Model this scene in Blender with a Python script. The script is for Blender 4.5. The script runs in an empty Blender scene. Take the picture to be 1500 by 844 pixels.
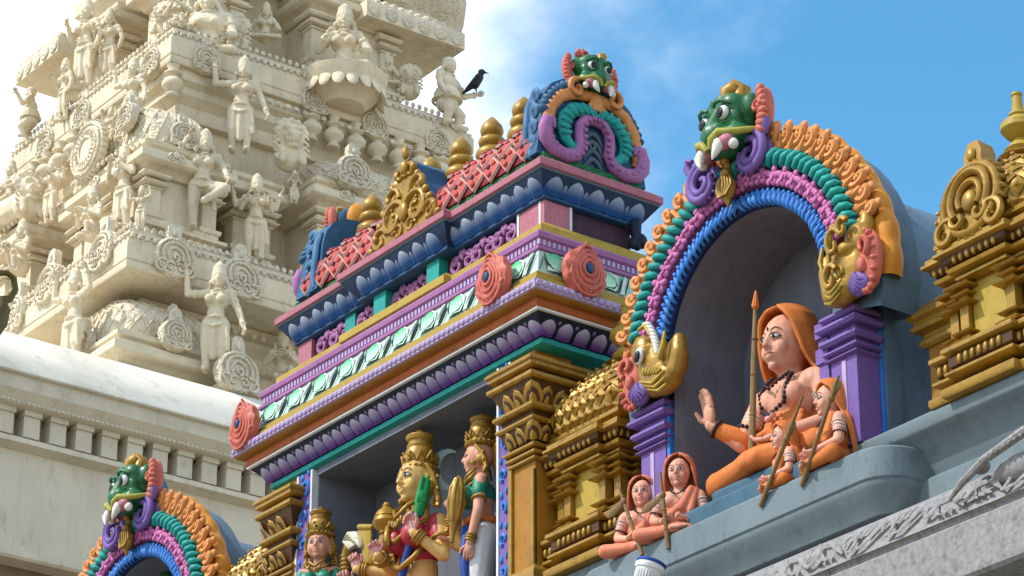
import bpy, math, random
import numpy as np
from mathutils import Vector, Matrix, Euler
from math import sin, cos, pi, radians, sqrt, atan2
random.seed(5)
SC = bpy.context.scene
COL = SC.collection
# ------------------------------------------------------------ camera, world, sun, exposure
PITCH, AZ = radians(24.9), radians(126.42)
EX = Vector((-cos(AZ), cos(AZ - pi/2), 0))          # image right, horizontal, in world axes
EY = Vector((-sin(AZ), sin(AZ - pi/2), 0))          # view direction, horizontal
FW = EY*cos(PITCH) + Vector((0, 0, sin(PITCH)))
UP = -EY*sin(PITCH) + Vector((0, 0, cos(PITCH)))
CAM = Vector((0, 0, 1.6))
FPX = 4600.0
cd = bpy.data.cameras.new('camera'); cam = bpy.data.objects.new('camera', cd); COL.objects.link(cam)
cd.sensor_width = 36; cd.lens = FPX/1500*36; cd.clip_start = .5; cd.clip_end = 6000
cam.matrix_world = Matrix(((EX.x, UP.x, -FW.x, CAM.x), (EX.y, UP.y, -FW.y, CAM.y), (EX.z, UP.z, -FW.z, CAM.z), (0, 0, 0, 1)))
SC.camera = cam

SUN_TO = Vector((-.24, -.62, .75)).normalized()    # direction towards the sun
W = bpy.data.worlds.new('World'); SC.world = W; W.use_nodes = True
nt = W.node_tree; N = nt.nodes; L = nt.links; N.clear()
sky = N.new('ShaderNodeTexSky'); sky.sky_type = 'NISHITA'; sky.sun_disc = False
sky.sun_elevation = math.asin(SUN_TO.z); sky.sun_rotation = atan2(SUN_TO.x, SUN_TO.y)
sky.altitude = 0; sky.air_density = 1.0; sky.dust_density = .3; sky.ozone_density = 1.2
tc = N.new('ShaderNodeTexCoord')
hs = N.new('ShaderNodeHueSaturation'); hs.inputs['Hue'].default_value = .485; hs.inputs['Saturation'].default_value = 1.3; hs.inputs['Value'].default_value = .95
L.new(sky.outputs[0], hs.inputs['Color'])
# scattered thin cloud: noise on the view direction
mp = N.new('ShaderNodeMapping'); mp.inputs['Scale'].default_value = (1, 1, 1.5); mp.inputs['Location'].default_value = (6.96, 38.79, 42.1)
L.new(tc.outputs['Generated'], mp.inputs[0])
no = N.new('ShaderNodeTexNoise'); no.inputs['Scale'].default_value = 3.2; no.inputs['Detail'].default_value = 7; no.inputs['Roughness'].default_value = .56
L.new(mp.outputs[0], no.inputs['Vector'])
cr = N.new('ShaderNodeMapRange'); cr.interpolation_type = 'SMOOTHSTEP'
cr.inputs['From Min'].default_value = .41; cr.inputs['From Max'].default_value = .68
L.new(no.outputs[0], cr.inputs['Value'])
mx = N.new('ShaderNodeMix'); mx.data_type = 'RGBA'; mx.inputs[7].default_value = (7.6, 7.6, 7.7, 1)
L.new(cr.outputs[0], mx.inputs[0]); L.new(hs.outputs[0], mx.inputs[6])
bg = N.new('ShaderNodeBackground'); bg.inputs['Strength'].default_value = .15
out = N.new('ShaderNodeOutputWorld'); L.new(mx.outputs[2], bg.inputs[0]); L.new(bg.outputs[0], out.inputs[0])

sl = bpy.data.lights.new('sun', 'SUN'); sun = bpy.data.objects.new('sun', sl); COL.objects.link(sun)
sl.energy = 2.5; sl.angle = radians(1.5); sl.color = (1, .955, .88)
sun.rotation_euler = SUN_TO.to_track_quat('Z', 'Y').to_euler()
sun.location = (0, 0, 60)
SC.view_settings.view_transform = 'Standard'; SC.view_settings.look = 'None'
SC.view_settings.exposure = .8; SC.view_settings.gamma = 1; SC.view_settings.use_curve_mapping = False

# ------------------------------------------------------------ toolkit
def ray(px, py):
    a = (px - 750)/FPX; u = -(py - 422)/FPX
    return EX*a + UP*u + FW
def at(px, py, Y=None, X=None, Z=None):              # a pixel of the photograph as a point on a plane
    d = ray(px, py)
    t = Y/d.y if Y is not None else (X/d.x if X is not None else (Z - 1.6)/d.z)
    return CAM + d*t

class G:
    def __init__(s): s.v = []; s.f = []
    def add(s, vs, fs):
        n = len(s.v); s.v.extend([tuple(p) for p in vs]); s.f.extend([tuple(i + n for i in f) for f in fs]); return s
    def join(s, o, M=None):
        return s.add(o.v if M is None else [M @ Vector(p) for p in o.v], o.f)
    def tf(s, M): s.v = [tuple(M @ Vector(p)) for p in s.v]; return s
    def mv(s, x, y, z): s.v = [(a + x, b + y, c + z) for a, b, c in s.v]; return s
    def box(s, x0, x1, y0, y1, z0, z1):
        return s.add([(x0,y0,z0),(x1,y0,z0),(x1,y1,z0),(x0,y1,z0),(x0,y0,z1),(x1,y0,z1),(x1,y1,z1),(x0,y1,z1)],
                     [(3,2,1,0),(4,5,6,7),(0,1,5,4),(1,2,6,5),(2,3,7,6),(3,0,4,7)])
    def prism(s, poly, a0, a1, ax='y'):               # (x,z) along y, (y,z) along x, (x,y) along z
        n = len(poly)
        P = (lambda p, a: (p[0], a, p[1])) if ax == 'y' else ((lambda p, a: (a, p[0], p[1])) if ax == 'x' else (lambda p, a: (p[0], p[1], a)))
        return s.add([P(p, a0) for p in poly] + [P(p, a1) for p in poly],
                     [tuple(range(n))[::-1], tuple(range(n, 2*n))] + [(i, (i+1) % n, n + (i+1) % n, n + i) for i in range(n)])
    def sweep(s, path, prof, closed=True, cap=True):  # mitred moulding, profile (out, z), outward = right of the path
        n = len(path); m = len(prof); vs = []
        for i in range(n):
            p = Vector(path[i]).to_2d()
            a = Vector(path[i-1]).to_2d() if (closed or i) else None
            b = Vector(path[(i+1) % n]).to_2d() if (closed or i < n-1) else None
            ns = []
            if a is not None: d = (p-a).normalized(); ns.append(Vector((d.y, -d.x)))
            if b is not None: d = (b-p).normalized(); ns.append(Vector((d.y, -d.x)))
            if len(ns) == 2:
                q = ns[0] + ns[1]; q = q/max(q.dot(ns[0]), .15)
            else: q = ns[0]
            for o, z in prof: vs.append((p.x + q.x*o, p.y + q.y*o, z))
        fs = []
        for i in range(n if closed else n-1):
            j = (i+1) % n
            for k in range(m-1): fs.append((i*m+k, j*m+k, j*m+k+1, i*m+k+1))
        if cap:
            if closed:
                fs.append(tuple(i*m for i in range(n))[::-1]); fs.append(tuple(i*m+m-1 for i in range(n)))
            else:
                fs.append(tuple(range(m))); fs.append(tuple((n-1)*m+k for k in range(m))[::-1])
        return s.add(vs, fs)
    def lathe(s, prof, n=20, c=(0,0,0), M=None, a0=0, a1=2*pi):
        vs = []; m = len(prof); full = abs(a1-a0-2*pi) < 1e-6; nn = n if full else n+1
        for i in range(nn):
            a = a0 + (a1-a0)*i/n
            for r, z in prof: vs.append(Vector((r*cos(a), r*sin(a), z)))
        vs = [(M @ p if M else p) + Vector(c) for p in vs]
        fs = []
        for i in range(n):
            j = (i+1) % nn
            for k in range(m-1): fs.append((i*m+k, j*m+k, j*m+k+1, i*m+k+1))
        if full: fs += [tuple(i*m for i in range(n))[::-1], tuple(i*m+m-1 for i in range(n))]
        return s.add(vs, fs)
    def tube(s, pts, r, n=6, closed=False, fl=1.0, nrm=None):   # r: number or list; fl flattens along nrm
        pts = [Vector(p) for p in pts]; k = len(pts); vs = []
        rs = r if isinstance(r, (list, tuple)) else [r]*k
        ref = Vector(nrm) if nrm else None
        for i in range(k):
            a = pts[i-1] if (i or closed) else pts[i]; b = pts[(i+1) % k] if (i < k-1 or closed) else pts[i]
            t = (b-a).normalized() if (b-a).length > 1e-9 else Vector((0,0,1))
            if ref is None: u = t.cross(Vector((.31,.17,.93))).normalized() if i == 0 else (u - t*u.dot(t)).normalized(); w = t.cross(u)
            else: u = ref - t*ref.dot(t); u = u.normalized() if u.length > 1e-6 else t.orthogonal().normalized(); w = t.cross(u)
            for q in range(n):
                an = 2*pi*q/n + pi/n
                vs.append(pts[i] + u*(cos(an)*rs[i]*(fl if ref is not None else 1)) + w*(sin(an)*rs[i]))
        fs = []
        for i in range(k if closed else k-1):
            j = (i+1) % k
            for q in range(n): fs.append((i*n+q, i*n+(q+1) % n, j*n+(q+1) % n, j*n+q))
        if not closed: fs += [tuple(range(n))[::-1], tuple((k-1)*n+q for q in range(n))]
        return s.add(vs, fs)
    def cap(s, a, b, ra, rb=None, n=10):              # tapered capsule
        a = Vector(a); b = Vector(b); rb = ra if rb is None else rb; d = b-a
        if d.length < 1e-6: return s.ell(a, (ra,)*3)
        d.normalize(); pts = []; rr = []
        for t in (-1, -.8, -.45): pts.append(a + d*ra*t); rr.append(max(1e-4, ra*sqrt(1-t*t)))
        pts.append(a); rr.append(ra); pts.append(b); rr.append(rb)
        for t in (.45, .8, 1): pts.append(b + d*rb*t); rr.append(max(1e-4, rb*sqrt(1-t*t)))
        return s.tube(pts, rr, n)
    def ell(s, c, r, R=None, nu=14, nv=9):
        c = Vector(c); vs = []; fs = []
        if isinstance(r, (int, float)): r = (r, r, r)
        for j in range(1, nv):
            ph = pi*j/nv
            for i in range(nu):
                th = 2*pi*i/nu; p = Vector((r[0]*sin(ph)*cos(th), r[1]*sin(ph)*sin(th), r[2]*cos(ph)))
                vs.append(c + (R @ p if R else p))
        t = Vector((0,0,r[2])); vs.append(c + (R @ t if R else t)); vs.append(c - (R @ t if R else t))
        for j in range(nv-2):
            for i in range(nu): fs.append((j*nu+i, (j+1)*nu+i, (j+1)*nu+(i+1) % nu, j*nu+(i+1) % nu))
        T = len(vs)-2
        for i in range(nu): fs += [(T, i, (i+1) % nu), (T+1, (nv-2)*nu+(i+1) % nu, (nv-2)*nu+i)]
        return s.add(vs, fs)
    def surf(s, fn, nu, nv, closeu=False):
        vs = [fn(i/(nu if closeu else nu), j/nv) for j in range(nv+1) for i in range(nu if closeu else nu+1)]
        w = nu if closeu else nu+1; fs = []
        for j in range(nv):
            for i in range(nu): fs.append((j*w+i, j*w+(i+1) % w, (j+1)*w+(i+1) % w, (j+1)*w+i))
        return s.add(vs, fs)

def rz(a): return Matrix.Rotation(a, 4, 'Z')
def rx(a): return Matrix.Rotation(a, 4, 'X')
def ry(a): return Matrix.Rotation(a, 4, 'Y')
def tr(*p): return Matrix.Translation(Vector(p))
def spiral(cx, cz, r0, r1, a0, a1, n=22, y=0):
    return [(cx + (r0+(r1-r0)*t)*cos(a0+(a1-a0)*t), y, cz + (r0+(r1-r0)*t)*sin(a0+(a1-a0)*t)) for t in [i/n for i in range(n+1)]]

ORG = {}
def mesh(name, g, m, smooth=38, org=None):
    me = bpy.data.meshes.new(name)
    vs = g.v if org is None else [(a-org[0], b-org[1], c-org[2]) for a, b, c in g.v]
    me.from_pydata(vs, [], g.f); me.update()
    if m: me.materials.append(m)
    if smooth:
        me.polygons.foreach_set('use_smooth', [True]*len(me.polygons))
        if smooth < 170: me.set_sharp_from_angle(angle=radians(smooth))
    return me
def obj(name, g, m, parent=None, smooth=38, kind=None, label=None):      # geometry in world coordinates
    org = ORG.get(parent.name) if parent else None
    o = bpy.data.objects.new(name, mesh(name, g, m, smooth, org)); COL.objects.link(o)
    if parent: o.parent = parent; ORG[o.name] = org
    if kind: o['kind'] = kind
    if label: o['label'] = label
    return o
def inst(name, me, parent, p=(0,0,0), rot=(0,0,0), sc=1, label=None):     # shared mesh placed at world point p
    o = bpy.data.objects.new(name, me); COL.objects.link(o)
    org = ORG.get(parent.name) if parent else None
    o.location = Vector(p) - Vector(org) if org is not None else Vector(p)
    o.rotation_euler = rot; o.scale = (sc,)*3 if isinstance(sc, (int, float)) else sc
    if parent: o.parent = parent
    if label: o['label'] = label
    return o
def thing(name, label, cat, loc=(0,0,0), group=None, rot=0):
    o = bpy.data.objects.new(name, None); COL.objects.link(o); o.location = loc; o.rotation_euler = (0, 0, rot)
    o.empty_display_size = .1
    o['label'] = label; o['category'] = cat
    if group: o['group'] = group
    ORG[o.name] = tuple(loc)
    return o
def tag(o, label, cat, group=None):
    o['label'] = label; o['category'] = cat
    if group: o['group'] = group
    return o
KIDS = {}
def copy_tree(o, parent=None):
    c = o.copy(); COL.objects.link(c)
    if parent: c.parent = parent
    for ch in [x for x in bpy.data.objects if x.parent == o]: copy_tree(ch, c)
    return c
PEND = []
def bake():                                          # turn the voxel-joined bodies into plain meshes
    dg = bpy.context.evaluated_depsgraph_get(); dg.update()
    for o, extra in PEND:
        me = bpy.data.meshes.new_from_object(o.evaluated_get(dg))
        o.modifiers.clear(); old = o.data; me.name = old.name
        if extra is not None and extra.v:
            nv = len(me.vertices); vs = np.empty(nv*3); me.vertices.foreach_get('co', vs)
            fs = [tuple(p.vertices) for p in me.polygons] + [tuple(i+nv for i in f) for f in extra.f]
            m2 = bpy.data.meshes.new(old.name); m2.from_pydata([tuple(v) for v in vs.reshape(-1, 3)] + extra.v, [], fs)
            m2.materials.append(old.materials[0]); me = m2
        me.polygons.foreach_set('use_smooth', [True]*len(me.polygons))
        o.data = me
    PEND.clear()
def body(name, g, m, parent, vox, sm=3, extra=None):   # one continuous surface from overlapping volumes, local coordinates
    me = bpy.data.meshes.new(name); me.from_pydata(g.v, [], g.f); me.materials.append(m)
    o = bpy.data.objects.new(name, me); COL.objects.link(o); o.parent = parent
    a = o.modifiers.new('r', 'REMESH'); a.mode = 'VOXEL'; a.voxel_size = vox; a.use_smooth_shade = True
    b = o.modifiers.new('s', 'SMOOTH'); b.factor = .5; b.iterations = sm
    PEND.append((o, extra)); return o

# ------------------------------------------------------------ materials
K = .62                                              # real-world base colours of the painted parapet are deep
def mat(name, col, rough=.55, var=.10, bump=.12, sc=9, metal=0, wear=None, wamt=.0, streak=False, grad=None, spec=.28, bevel=0, carve=0, csc=14, dis=.004, grime=.55):
    m = bpy.data.materials.new(name); m.use_nodes = True; col = [c*K for c in col]
    if wear: wear = [c*K for c in wear]
    if grad: grad = ([c*K for c in grad[0]], [c*K for c in grad[1]], grad[2], grad[3])
    t = m.node_tree; N = t.nodes; L = t.links; b = N['Principled BSDF']
    b.inputs['Roughness'].default_value = rough; b.inputs['Metallic'].default_value = metal
    b.inputs['Specular IOR Level'].default_value = spec
    tc = N.new('ShaderNodeTexCoord'); oi = N.new('ShaderNodeObjectInfo')
    ofs = N.new('ShaderNodeVectorMath'); ofs.operation = 'MULTIPLY_ADD'
    L.new(oi.outputs['Random'], ofs.inputs[0]); ofs.inputs[1].default_value = (7, 5, 3); L.new(tc.outputs['Object'], ofs.inputs[2])
    n1 = N.new('ShaderNodeTexNoise'); n1.inputs['Scale'].default_value = sc; n1.inputs['Detail'].default_value = 6; n1.inputs['Roughness'].default_value = .62
    L.new(ofs.outputs[0], n1.inputs['Vector'])
    if grad:                                          # air-brushed paint from base to tip
        sp = N.new('ShaderNodeSeparateXYZ'); L.new(tc.outputs['Generated'], sp.inputs[0])
        rp = N.new('ShaderNodeValToRGB'); rp.color_ramp.elements[0].color = (*grad[0], 1); rp.color_ramp.elements[1].color = (*grad[1], 1)
        rp.color_ramp.elements[0].position = grad[2]; rp.color_ramp.elements[1].position = grad[3]
        L.new(sp.outputs['Z'], rp.inputs[0]); src = rp.outputs[0]
    else:
        rg = N.new('ShaderNodeRGB'); rg.outputs[0].default_value = (*col, 1); src = rg.outputs[0]
    mr = N.new('ShaderNodeMapRange'); mr.inputs['From Min'].default_value = .28; mr.inputs['From Max'].default_value = .72
    mr.inputs['To Min'].default_value = 1-var; mr.inputs['To Max'].default_value = 1+var
    L.new(n1.outputs[0], mr.inputs['Value'])
    hs = N.new('ShaderNodeHueSaturation'); L.new(src, hs.inputs['Color'])
    m2 = N.new('ShaderNodeMath'); m2.operation = 'MULTIPLY_ADD'; m2.inputs[1].default_value = .10; m2.inputs[2].default_value = .95
    L.new(oi.outputs['Random'], m2.inputs[0])
    m3 = N.new('ShaderNodeMath'); m3.operation = 'MULTIPLY'; L.new(m2.outputs[0], m3.inputs[0]); L.new(mr.outputs[0], m3.inputs[1])
    L.new(m3.outputs[0], hs.inputs['Value']); last = hs.outputs[0]
    if wear:
        n2 = N.new('ShaderNodeTexNoise'); n2.inputs['Scale'].default_value = sc*.45; n2.inputs['Detail'].default_value = 9; n2.inputs['Roughness'].default_value = .7
        if streak:
            mp = N.new('ShaderNodeMapping'); mp.inputs['Scale'].default_value = (1, 1, .12); L.new(ofs.outputs[0], mp.inputs[0]); L.new(mp.outputs[0], n2.inputs['Vector'])
        else: L.new(ofs.outputs[0], n2.inputs['Vector'])
        r2 = N.new('ShaderNodeMapRange'); r2.inputs['From Min'].default_value = .52; r2.inputs['From Max'].default_value = .76; r2.inputs['To Max'].default_value = wamt
        L.new(n2.outputs[0], r2.inputs['Value'])
        mi = N.new('ShaderNodeMix'); mi.data_type = 'RGBA'; mi.inputs[7].default_value = (*wear, 1)
        L.new(r2.outputs[0], mi.inputs[0]); L.new(last, mi.inputs[6]); last = mi.outputs[2]
    # brush marks, specks of grime and chipped paint; the gloss varies with them
    ng = N.new('ShaderNodeTexNoise'); ng.inputs['Scale'].default_value = sc*3.2; ng.inputs['Detail'].default_value = 10; ng.inputs['Roughness'].default_value = .78
    mg = N.new('ShaderNodeMapping'); mg.inputs['Scale'].default_value = (1, 1, .45); L.new(ofs.outputs[0], mg.inputs[0]); L.new(mg.outputs[0], ng.inputs['Vector'])
    rg2 = N.new('ShaderNodeMapRange'); rg2.inputs['From Min'].default_value = .53; rg2.inputs['From Max'].default_value = .72; rg2.inputs['To Max'].default_value = grime
    L.new(ng.outputs[0], rg2.inputs['Value'])
    mi2 = N.new('ShaderNodeMix'); mi2.data_type = 'RGBA'; mi2.blend_type = 'MULTIPLY'; mi2.inputs[7].default_value = (.36, .30, .25, 1)
    L.new(rg2.outputs[0], mi2.inputs[0]); L.new(last, mi2.inputs[6]); last = mi2.outputs[2]
    rr_ = N.new('ShaderNodeMapRange'); rr_.inputs['From Min'].default_value = .35; rr_.inputs['From Max'].default_value = .7
    rr_.inputs['To Min'].default_value = rough-.08; rr_.inputs['To Max'].default_value = min(1, rough+.3); L.new(ng.outputs[0], rr_.inputs['Value']); L.new(rr_.outputs[0], b.inputs['Roughness'])
    L.new(last, b.inputs['Base Color'])
    n3 = N.new('ShaderNodeTexNoise'); n3.inputs['Scale'].default_value = sc*5; n3.inputs['Detail'].default_value = 4
    L.new(ofs.outputs[0], n3.inputs['Vector'])
    bp = N.new('ShaderNodeBump'); bp.inputs['Strength'].default_value = bump; bp.inputs['Distance'].default_value = dis
    L.new(n3.outputs[0], bp.inputs['Height']); nrm = bp
    if carve:
        vo = N.new('ShaderNodeTexVoronoi'); vo.inputs['Scale'].default_value = csc; vo.feature = 'SMOOTH_F1'; L.new(ofs.outputs[0], vo.inputs['Vector'])
        wv = N.new('ShaderNodeMath'); wv.operation = 'SINE'; k = N.new('ShaderNodeMath'); k.operation = 'MULTIPLY'; k.inputs[1].default_value = 22
        L.new(vo.outputs[0], k.inputs[0]); L.new(k.outputs[0], wv.inputs[0])
        b2 = N.new('ShaderNodeBump'); b2.inputs['Strength'].default_value = carve; b2.inputs['Distance'].default_value = .02
        L.new(wv.outputs[0], b2.inputs['Height']); L.new(bp.outputs[0], b2.inputs['Normal']); nrm = b2
    if bevel:
        bv = N.new('ShaderNodeBevel'); bv.samples = 3; bv.inputs['Radius'].default_value = bevel
        L.new(bv.outputs[0], bp.inputs['Normal'])
    L.new(nrm.outputs[0], b.inputs['Normal'])
    return m
BV = .008
m_gold = mat('gold_paint', (.54, .295, .03), .36, .2, .25, 14, .3, (.17, .07, .01), .8, spec=.5, bevel=BV)
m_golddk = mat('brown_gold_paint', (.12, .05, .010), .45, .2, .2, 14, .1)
m_ochre = mat('ochre_paint', (.52, .23, .022), .5, .12, .2, 7, 0, (.34, .14, .02), .4, bevel=BV)
m_yellow = mat('mustard_paint', (.62, .42, .06), .5, .1, .15, 7, 0, (.45, .27, .05), .4, bevel=BV)
m_pink = mat('rose_paint', (.62, .21, .27), .5, .1, .15, 8, 0, (.42, .12, .16), .4, bevel=BV)
m_mag = mat('mauve_paint', (.52, .20, .46), .5, .12, .15, 8, 0, (.34, .12, .3), .4, bevel=BV)
m_magdk = mat('dark_plum_paint', (.075, .03, .055), .6, .2, .15, 8)
m_lilac = mat('lilac_paint', (.66, .50, .78), .55, .12, .2, 8, 0, (.4, .3, .4), .4)
m_navy = mat('navy_paint', (.010, .018, .05), .5, .2, .1, 8)
m_bluec = mat('deep_blue_paint', (.025, .10, .26), .45, .15, .12, 8, bevel=BV)
m_teal = mat('teal_paint', (.02, .44, .39), .5, .12, .15, 8, 0, (.02, .22, .22), .4, bevel=BV)
m_green = mat('leaf_green_paint', (.05, .36, .13), .5, .25, .3, 16, 0, (.02, .14, .05), .6, carve=.8, csc=30)
m_red = mat('scale_red_paint', (.30, .025, .03), .5, .2, .2, 10)
m_coral = mat('coral_paint', (.82, .20, .14), .5, .12, .2, 10, 0, (.5, .1, .07), .4)
m_white = mat('white_paint', (1.0, 1.0, .98), .5, .08, .15, 8, 0, (.5, .5, .5), .3)
m_palegreen = mat('mint_paint', (.72, .95, .80), .5, .12, .15, 8)
m_leaf = mat('green_wash_paint', (.12, .50, .22), .5, .15, .15, 8, grad=((.85,1.25,.95), (.10,.70,.28), .12, .95))
m_outline = mat('dark_teal_outline', (.012, .05, .06), .5, .1, .1, 8)
m_brick = mat('burnt_orange_paint', (.60, .14, .015), .5, .12, .15, 7, bevel=BV)
m_brown = mat('brown_ochre_paint', (.46, .19, .025), .5, .15, .15, 7, 0, (.2, .08, .02), .4)
m_grey = mat('slate_grey_paint', (.235, .255, .31), .6, .12, .3, 3, 0, (.15, .165, .20), .7, True, dis=.008)
m_bluegrey = mat('blue_grey_paint', (.145, .215, .27), .5, .12, .2, 2.5, 0, (.10, .15, .19), .5, bevel=.012)
m_vault = mat('vault_blue_paint', (.14, .235, .33), .55, .15, .3, 2.2, 0, (.07, .125, .18), .75, True, bevel=.01, dis=.008)
m_ledge = mat('ledge_grey_paint', (.235, .30, .33), .5, .14, .3, 3, 0, (.12, .15, .165), .75, True, bevel=.012, dis=.008)
m_purple = mat('purple_paint', (.26, .15, .50), .5, .1, .15, 7, 0, (.18, .10, .36), .35, bevel=BV)
m_petalp = mat('violet_petal_paint', (.3,.3,.4), .5, .08, .1, 8, grad=((.17,.06,.38), (.68,.62,.76), .15, .95))
m_petalb = mat('blue_petal_paint', (.3,.3,.4), .5, .08, .1, 8, grad=((.015,.11,.40), (.46,.54,.60), .25, .95))
m_orange = mat('orange_paint', (.92, .36, .03), .5, .15, .2, 9, 0, (.55, .17, .02), .4)
m_peach = mat('peach_paint', (.95, .38, .11), .5, .2, .25, 14, 0, (.60, .17, .03), .8)
m_blue = mat('bright_blue_paint', (.06, .29, .85), .45, .12, .15, 9, 0, (.02, .11, .36), .4)
m_gblue = mat('gable_blue_paint', (.04, .15, .30), .5, .15, .2, 9, 0, (.02, .09, .2), .5)
m_vgreen = mat('dragon_green_paint', (.009, .175, .045), .36, .2, .15, 9, 0, (.006, .09, .03), .5, spec=.5)
m_black = mat('black_paint', (.008, .008, .012), .35, .1, .05, 8)
m_tooth = mat('ivory_paint', (1.05, 1.0, .88), .45, .08, .1, 8)
m_gum = mat('pink_gum_paint', (.66, .25, .30), .45, .12, .1, 8)
m_lime = mat('lip_yellow_paint', (.50, .46, .08), .5, .12, .1, 8)
def mmesh(name, parts, smooth=38):                   # one small piece painted in several colours
    g = G(); idx = []; mats = []
    for pg, m in parts:
        if m not in mats: mats.append(m)
        idx += [mats.index(m)]*len(pg.f); g.join(pg)
    me = mesh(name, g, None, smooth)
    for m in mats: me.materials.append(m)
    me.polygons.foreach_set('material_index', idx)
    return me

# ------------------------------------------------------------ ground and sky are the setting
m_ground = mat('ground_paving', (.40, .335, .25), .85, .2, .3, .4)
g = G(); g.add([(-900,-900,0),(900,-900,0),(900,900,0),(-900,900,0)], [(0,1,2,3)])
o = obj('ground', g, m_ground, smooth=0, kind='structure')

# ------------------------------------------------------------ parapet of the hall: ledge, platform, granite eave
ledge = thing('parapet_ledge', 'long moulded blue grey ledge under the painted shrines', 'ledge', (-16, 12.6, 7.4))
g = G()
g.sweep([(-31,12.0),(-7.5,12.0)], [(-.9,8.10),(-.10,8.10),(-.10,8.30),(-.115,8.315),(-.165,8.315),(-.165,8.335),(-.15,8.36),(-.135,8.42),(-.10,8.49),(-.045,8.545),(-.01,8.56),(0,8.575),(.0,8.645),(-.012,8.66),(-.9,8.66)], closed=False)
obj('moulding', g, m_ledge, ledge)
g = G(); g.box(-31,-7.5,12.14,15.2,4.2,8.10); obj('wall', g, m_ledge, ledge)
def plat(px0, px1):
    path = [(px0, 12.2)]
    r = .22
    for k in range(7): a = pi + (pi/2)*k/6; path.append((px0 + r + r*cos(a), 11.82 + r + r*sin(a)))
    for k in range(7): a = -pi/2 + (pi/2)*k/6; path.append((px1 - r + r*cos(a), 11.82 + r + r*sin(a)))
    path.append((px1, 12.2))
    return G().sweep(path, [(-.3,8.115),(-.10,8.115),(-.085,8.15),(-.05,8.20),(-.012,8.26),(0,8.285),(0,8.30),(.012,8.31),(.012,8.49),(0,8.505),(-.3,8.505)], closed=False)
obj('platform', plat(-15.35,-12.36), m_ledge, ledge)
obj('platform', plat(-23.0,-20.1), m_ledge, ledge); obj('platform', plat(-19.4,-15.7), m_ledge, ledge)

m_granite = mat('granite', (.43, .415, .405), .8, .25, .6, 30, 0, (.10, .095, .10), .9, dis=.008)
gran = thing('granite_eave', 'carved grey granite eave stone with shallow scrolls along its top edge', 'eave', (-15, 11.7, 7.4))
g = G().sweep([(-31,11.70),(-7.5,11.70)], [(-1.2,7.42),(-.02,7.42),(0,7.44),(0,7.74),(-.015,7.755),(-.035,7.755),(-.035,7.785),(-.02,7.80),(-.005,7.80),(-.12,8.02),(-.15,8.045),(-1.2,8.10)], closed=False)
obj('eave_stone', g, m_granite, gran)
g = G(); rr = random.Random(3); NR = (0,-.84,.55)
x = -17.5
while x < -9.0:                                       # shallow flowing scrolls on the sloping top of the eave
    S_ = lambda px, pz: (px, 11.712 - .012 + (pz-7.86)*.522, pz)
    r = rr.uniform(.065, .095); up = rr.random() < .5; c = 7.905 + rr.uniform(-.012,.012)
    g.tube([S_(px, pz) for px,_,pz in spiral(x, c, r, r*.22, -1.2 if up else 1.2, (-1.2+5.4) if up else (1.2-5.4), 16)], [.016]*11+[.011]*6, 6, fl=.45, nrm=NR)
    sg = 1 if up else -1
    g.tube([S_(x+r*.6, c-sg*r*.9), S_(x+.14, c-sg*.07), S_(x+.23, c+sg*.0), S_(x+.31, c+sg*.065)], [.006,.016,.020,.006], 6, fl=.4, nrm=NR)
    for k in range(3):
        bx = x+.05+.055*k; g.tube([S_(bx, c+sg*.0), S_(bx+.03, c+sg*.045), S_(bx+.075, c+sg*.065)], [.005,.016,.004], 6, fl=.4, nrm=NR)
    x += rr.uniform(.28, .36)
obj('carved_scroll', g, m_granite, gran)
g = G().ell((-11.22,11.78,7.96),(.26,.09,.085)).ell((-11.50,11.72,8.03),(.06,.04,.04)).tube([(-11.72,11.68,7.90),(-11.6,11.66,7.955),(-11.4,11.65,8.03),(-11.1,11.66,8.10),(-10.7,11.68,8.14)], [.012,.022,.026,.03,.03], 8)
for k in range(16): g.ell((-11.42+.045*k, 11.635, 8.022+.0042*k*(2-k*.05)), .013, nu=8, nv=5)
obj('carved_boss', g, m_granite, gran)

# ------------------------------------------------------------ painted hall-shaped shrine on the roof
KX0, KX1, KY0, KY1 = -19.15, -16.0, 12.1, 12.87
kiosk = thing('painted_shrine', 'long brightly painted barrel roofed shrine with blue lotus cornice and gold pots', 'shrine', (-17.58, 12.5, 8.66))
RECT = [(KX0,KY0),(KX1,KY0),(KX1,KY1),(KX0,KY1)]
def jog(xa, xb, d): return [(KX0,KY0),(xa,KY0),(xa,KY0-d),(xb,KY0-d),(xb,KY0),(KX1,KY0),(KX1,KY1),(KX0,KY1)]
JOG = jog(-18.17, -17.10, .06)
m_bluedk = mat('dark_blue_ground_paint', (.012, .035, .10), .5, .2, .1, 8)
def layer(name, m, prof, path=RECT, smooth=38): return obj(name, G().sweep(path, prof), m, kiosk, smooth)
layer('teal_moulding', m_teal, [(-.1,10.385),(.145,10.385),(.165,10.395),(.165,10.43),(.15,10.445),(-.1,10.445)])
layer('violet_cornice', m_navy, [(-.1,10.444),(.155,10.444),(.165,10.452),(.275,10.556),(.28,10.565),(-.1,10.565)])
layer('white_fillet', m_white, [(-.1,10.564),(.30,10.564),(.305,10.569),(.305,10.58),(-.1,10.58)])
layer('orange_fillet', m_brick, [(-.1,10.579),(.295,10.579),(.31,10.60),(.31,10.645),(-.1,10.645)])
layer('eave_soffit', m_brown, [(-.1,10.644),(.335,10.644),(.36,10.65),(.375,10.668),(-.1,10.668)])
layer('bead_fillet', m_lilac, [(-.1,10.667),(.378,10.667),(.39,10.675),(.39,10.735),(.375,10.748),(-.1,10.748)])
layer('gold_fillet', m_yellow, [(-.1,10.747),(.335,10.747),(.345,10.755),(.345,10.79),(.325,10.80),(.31,10.815),(.31,10.845),(.295,10.856),(-.1,10.856)])
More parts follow.
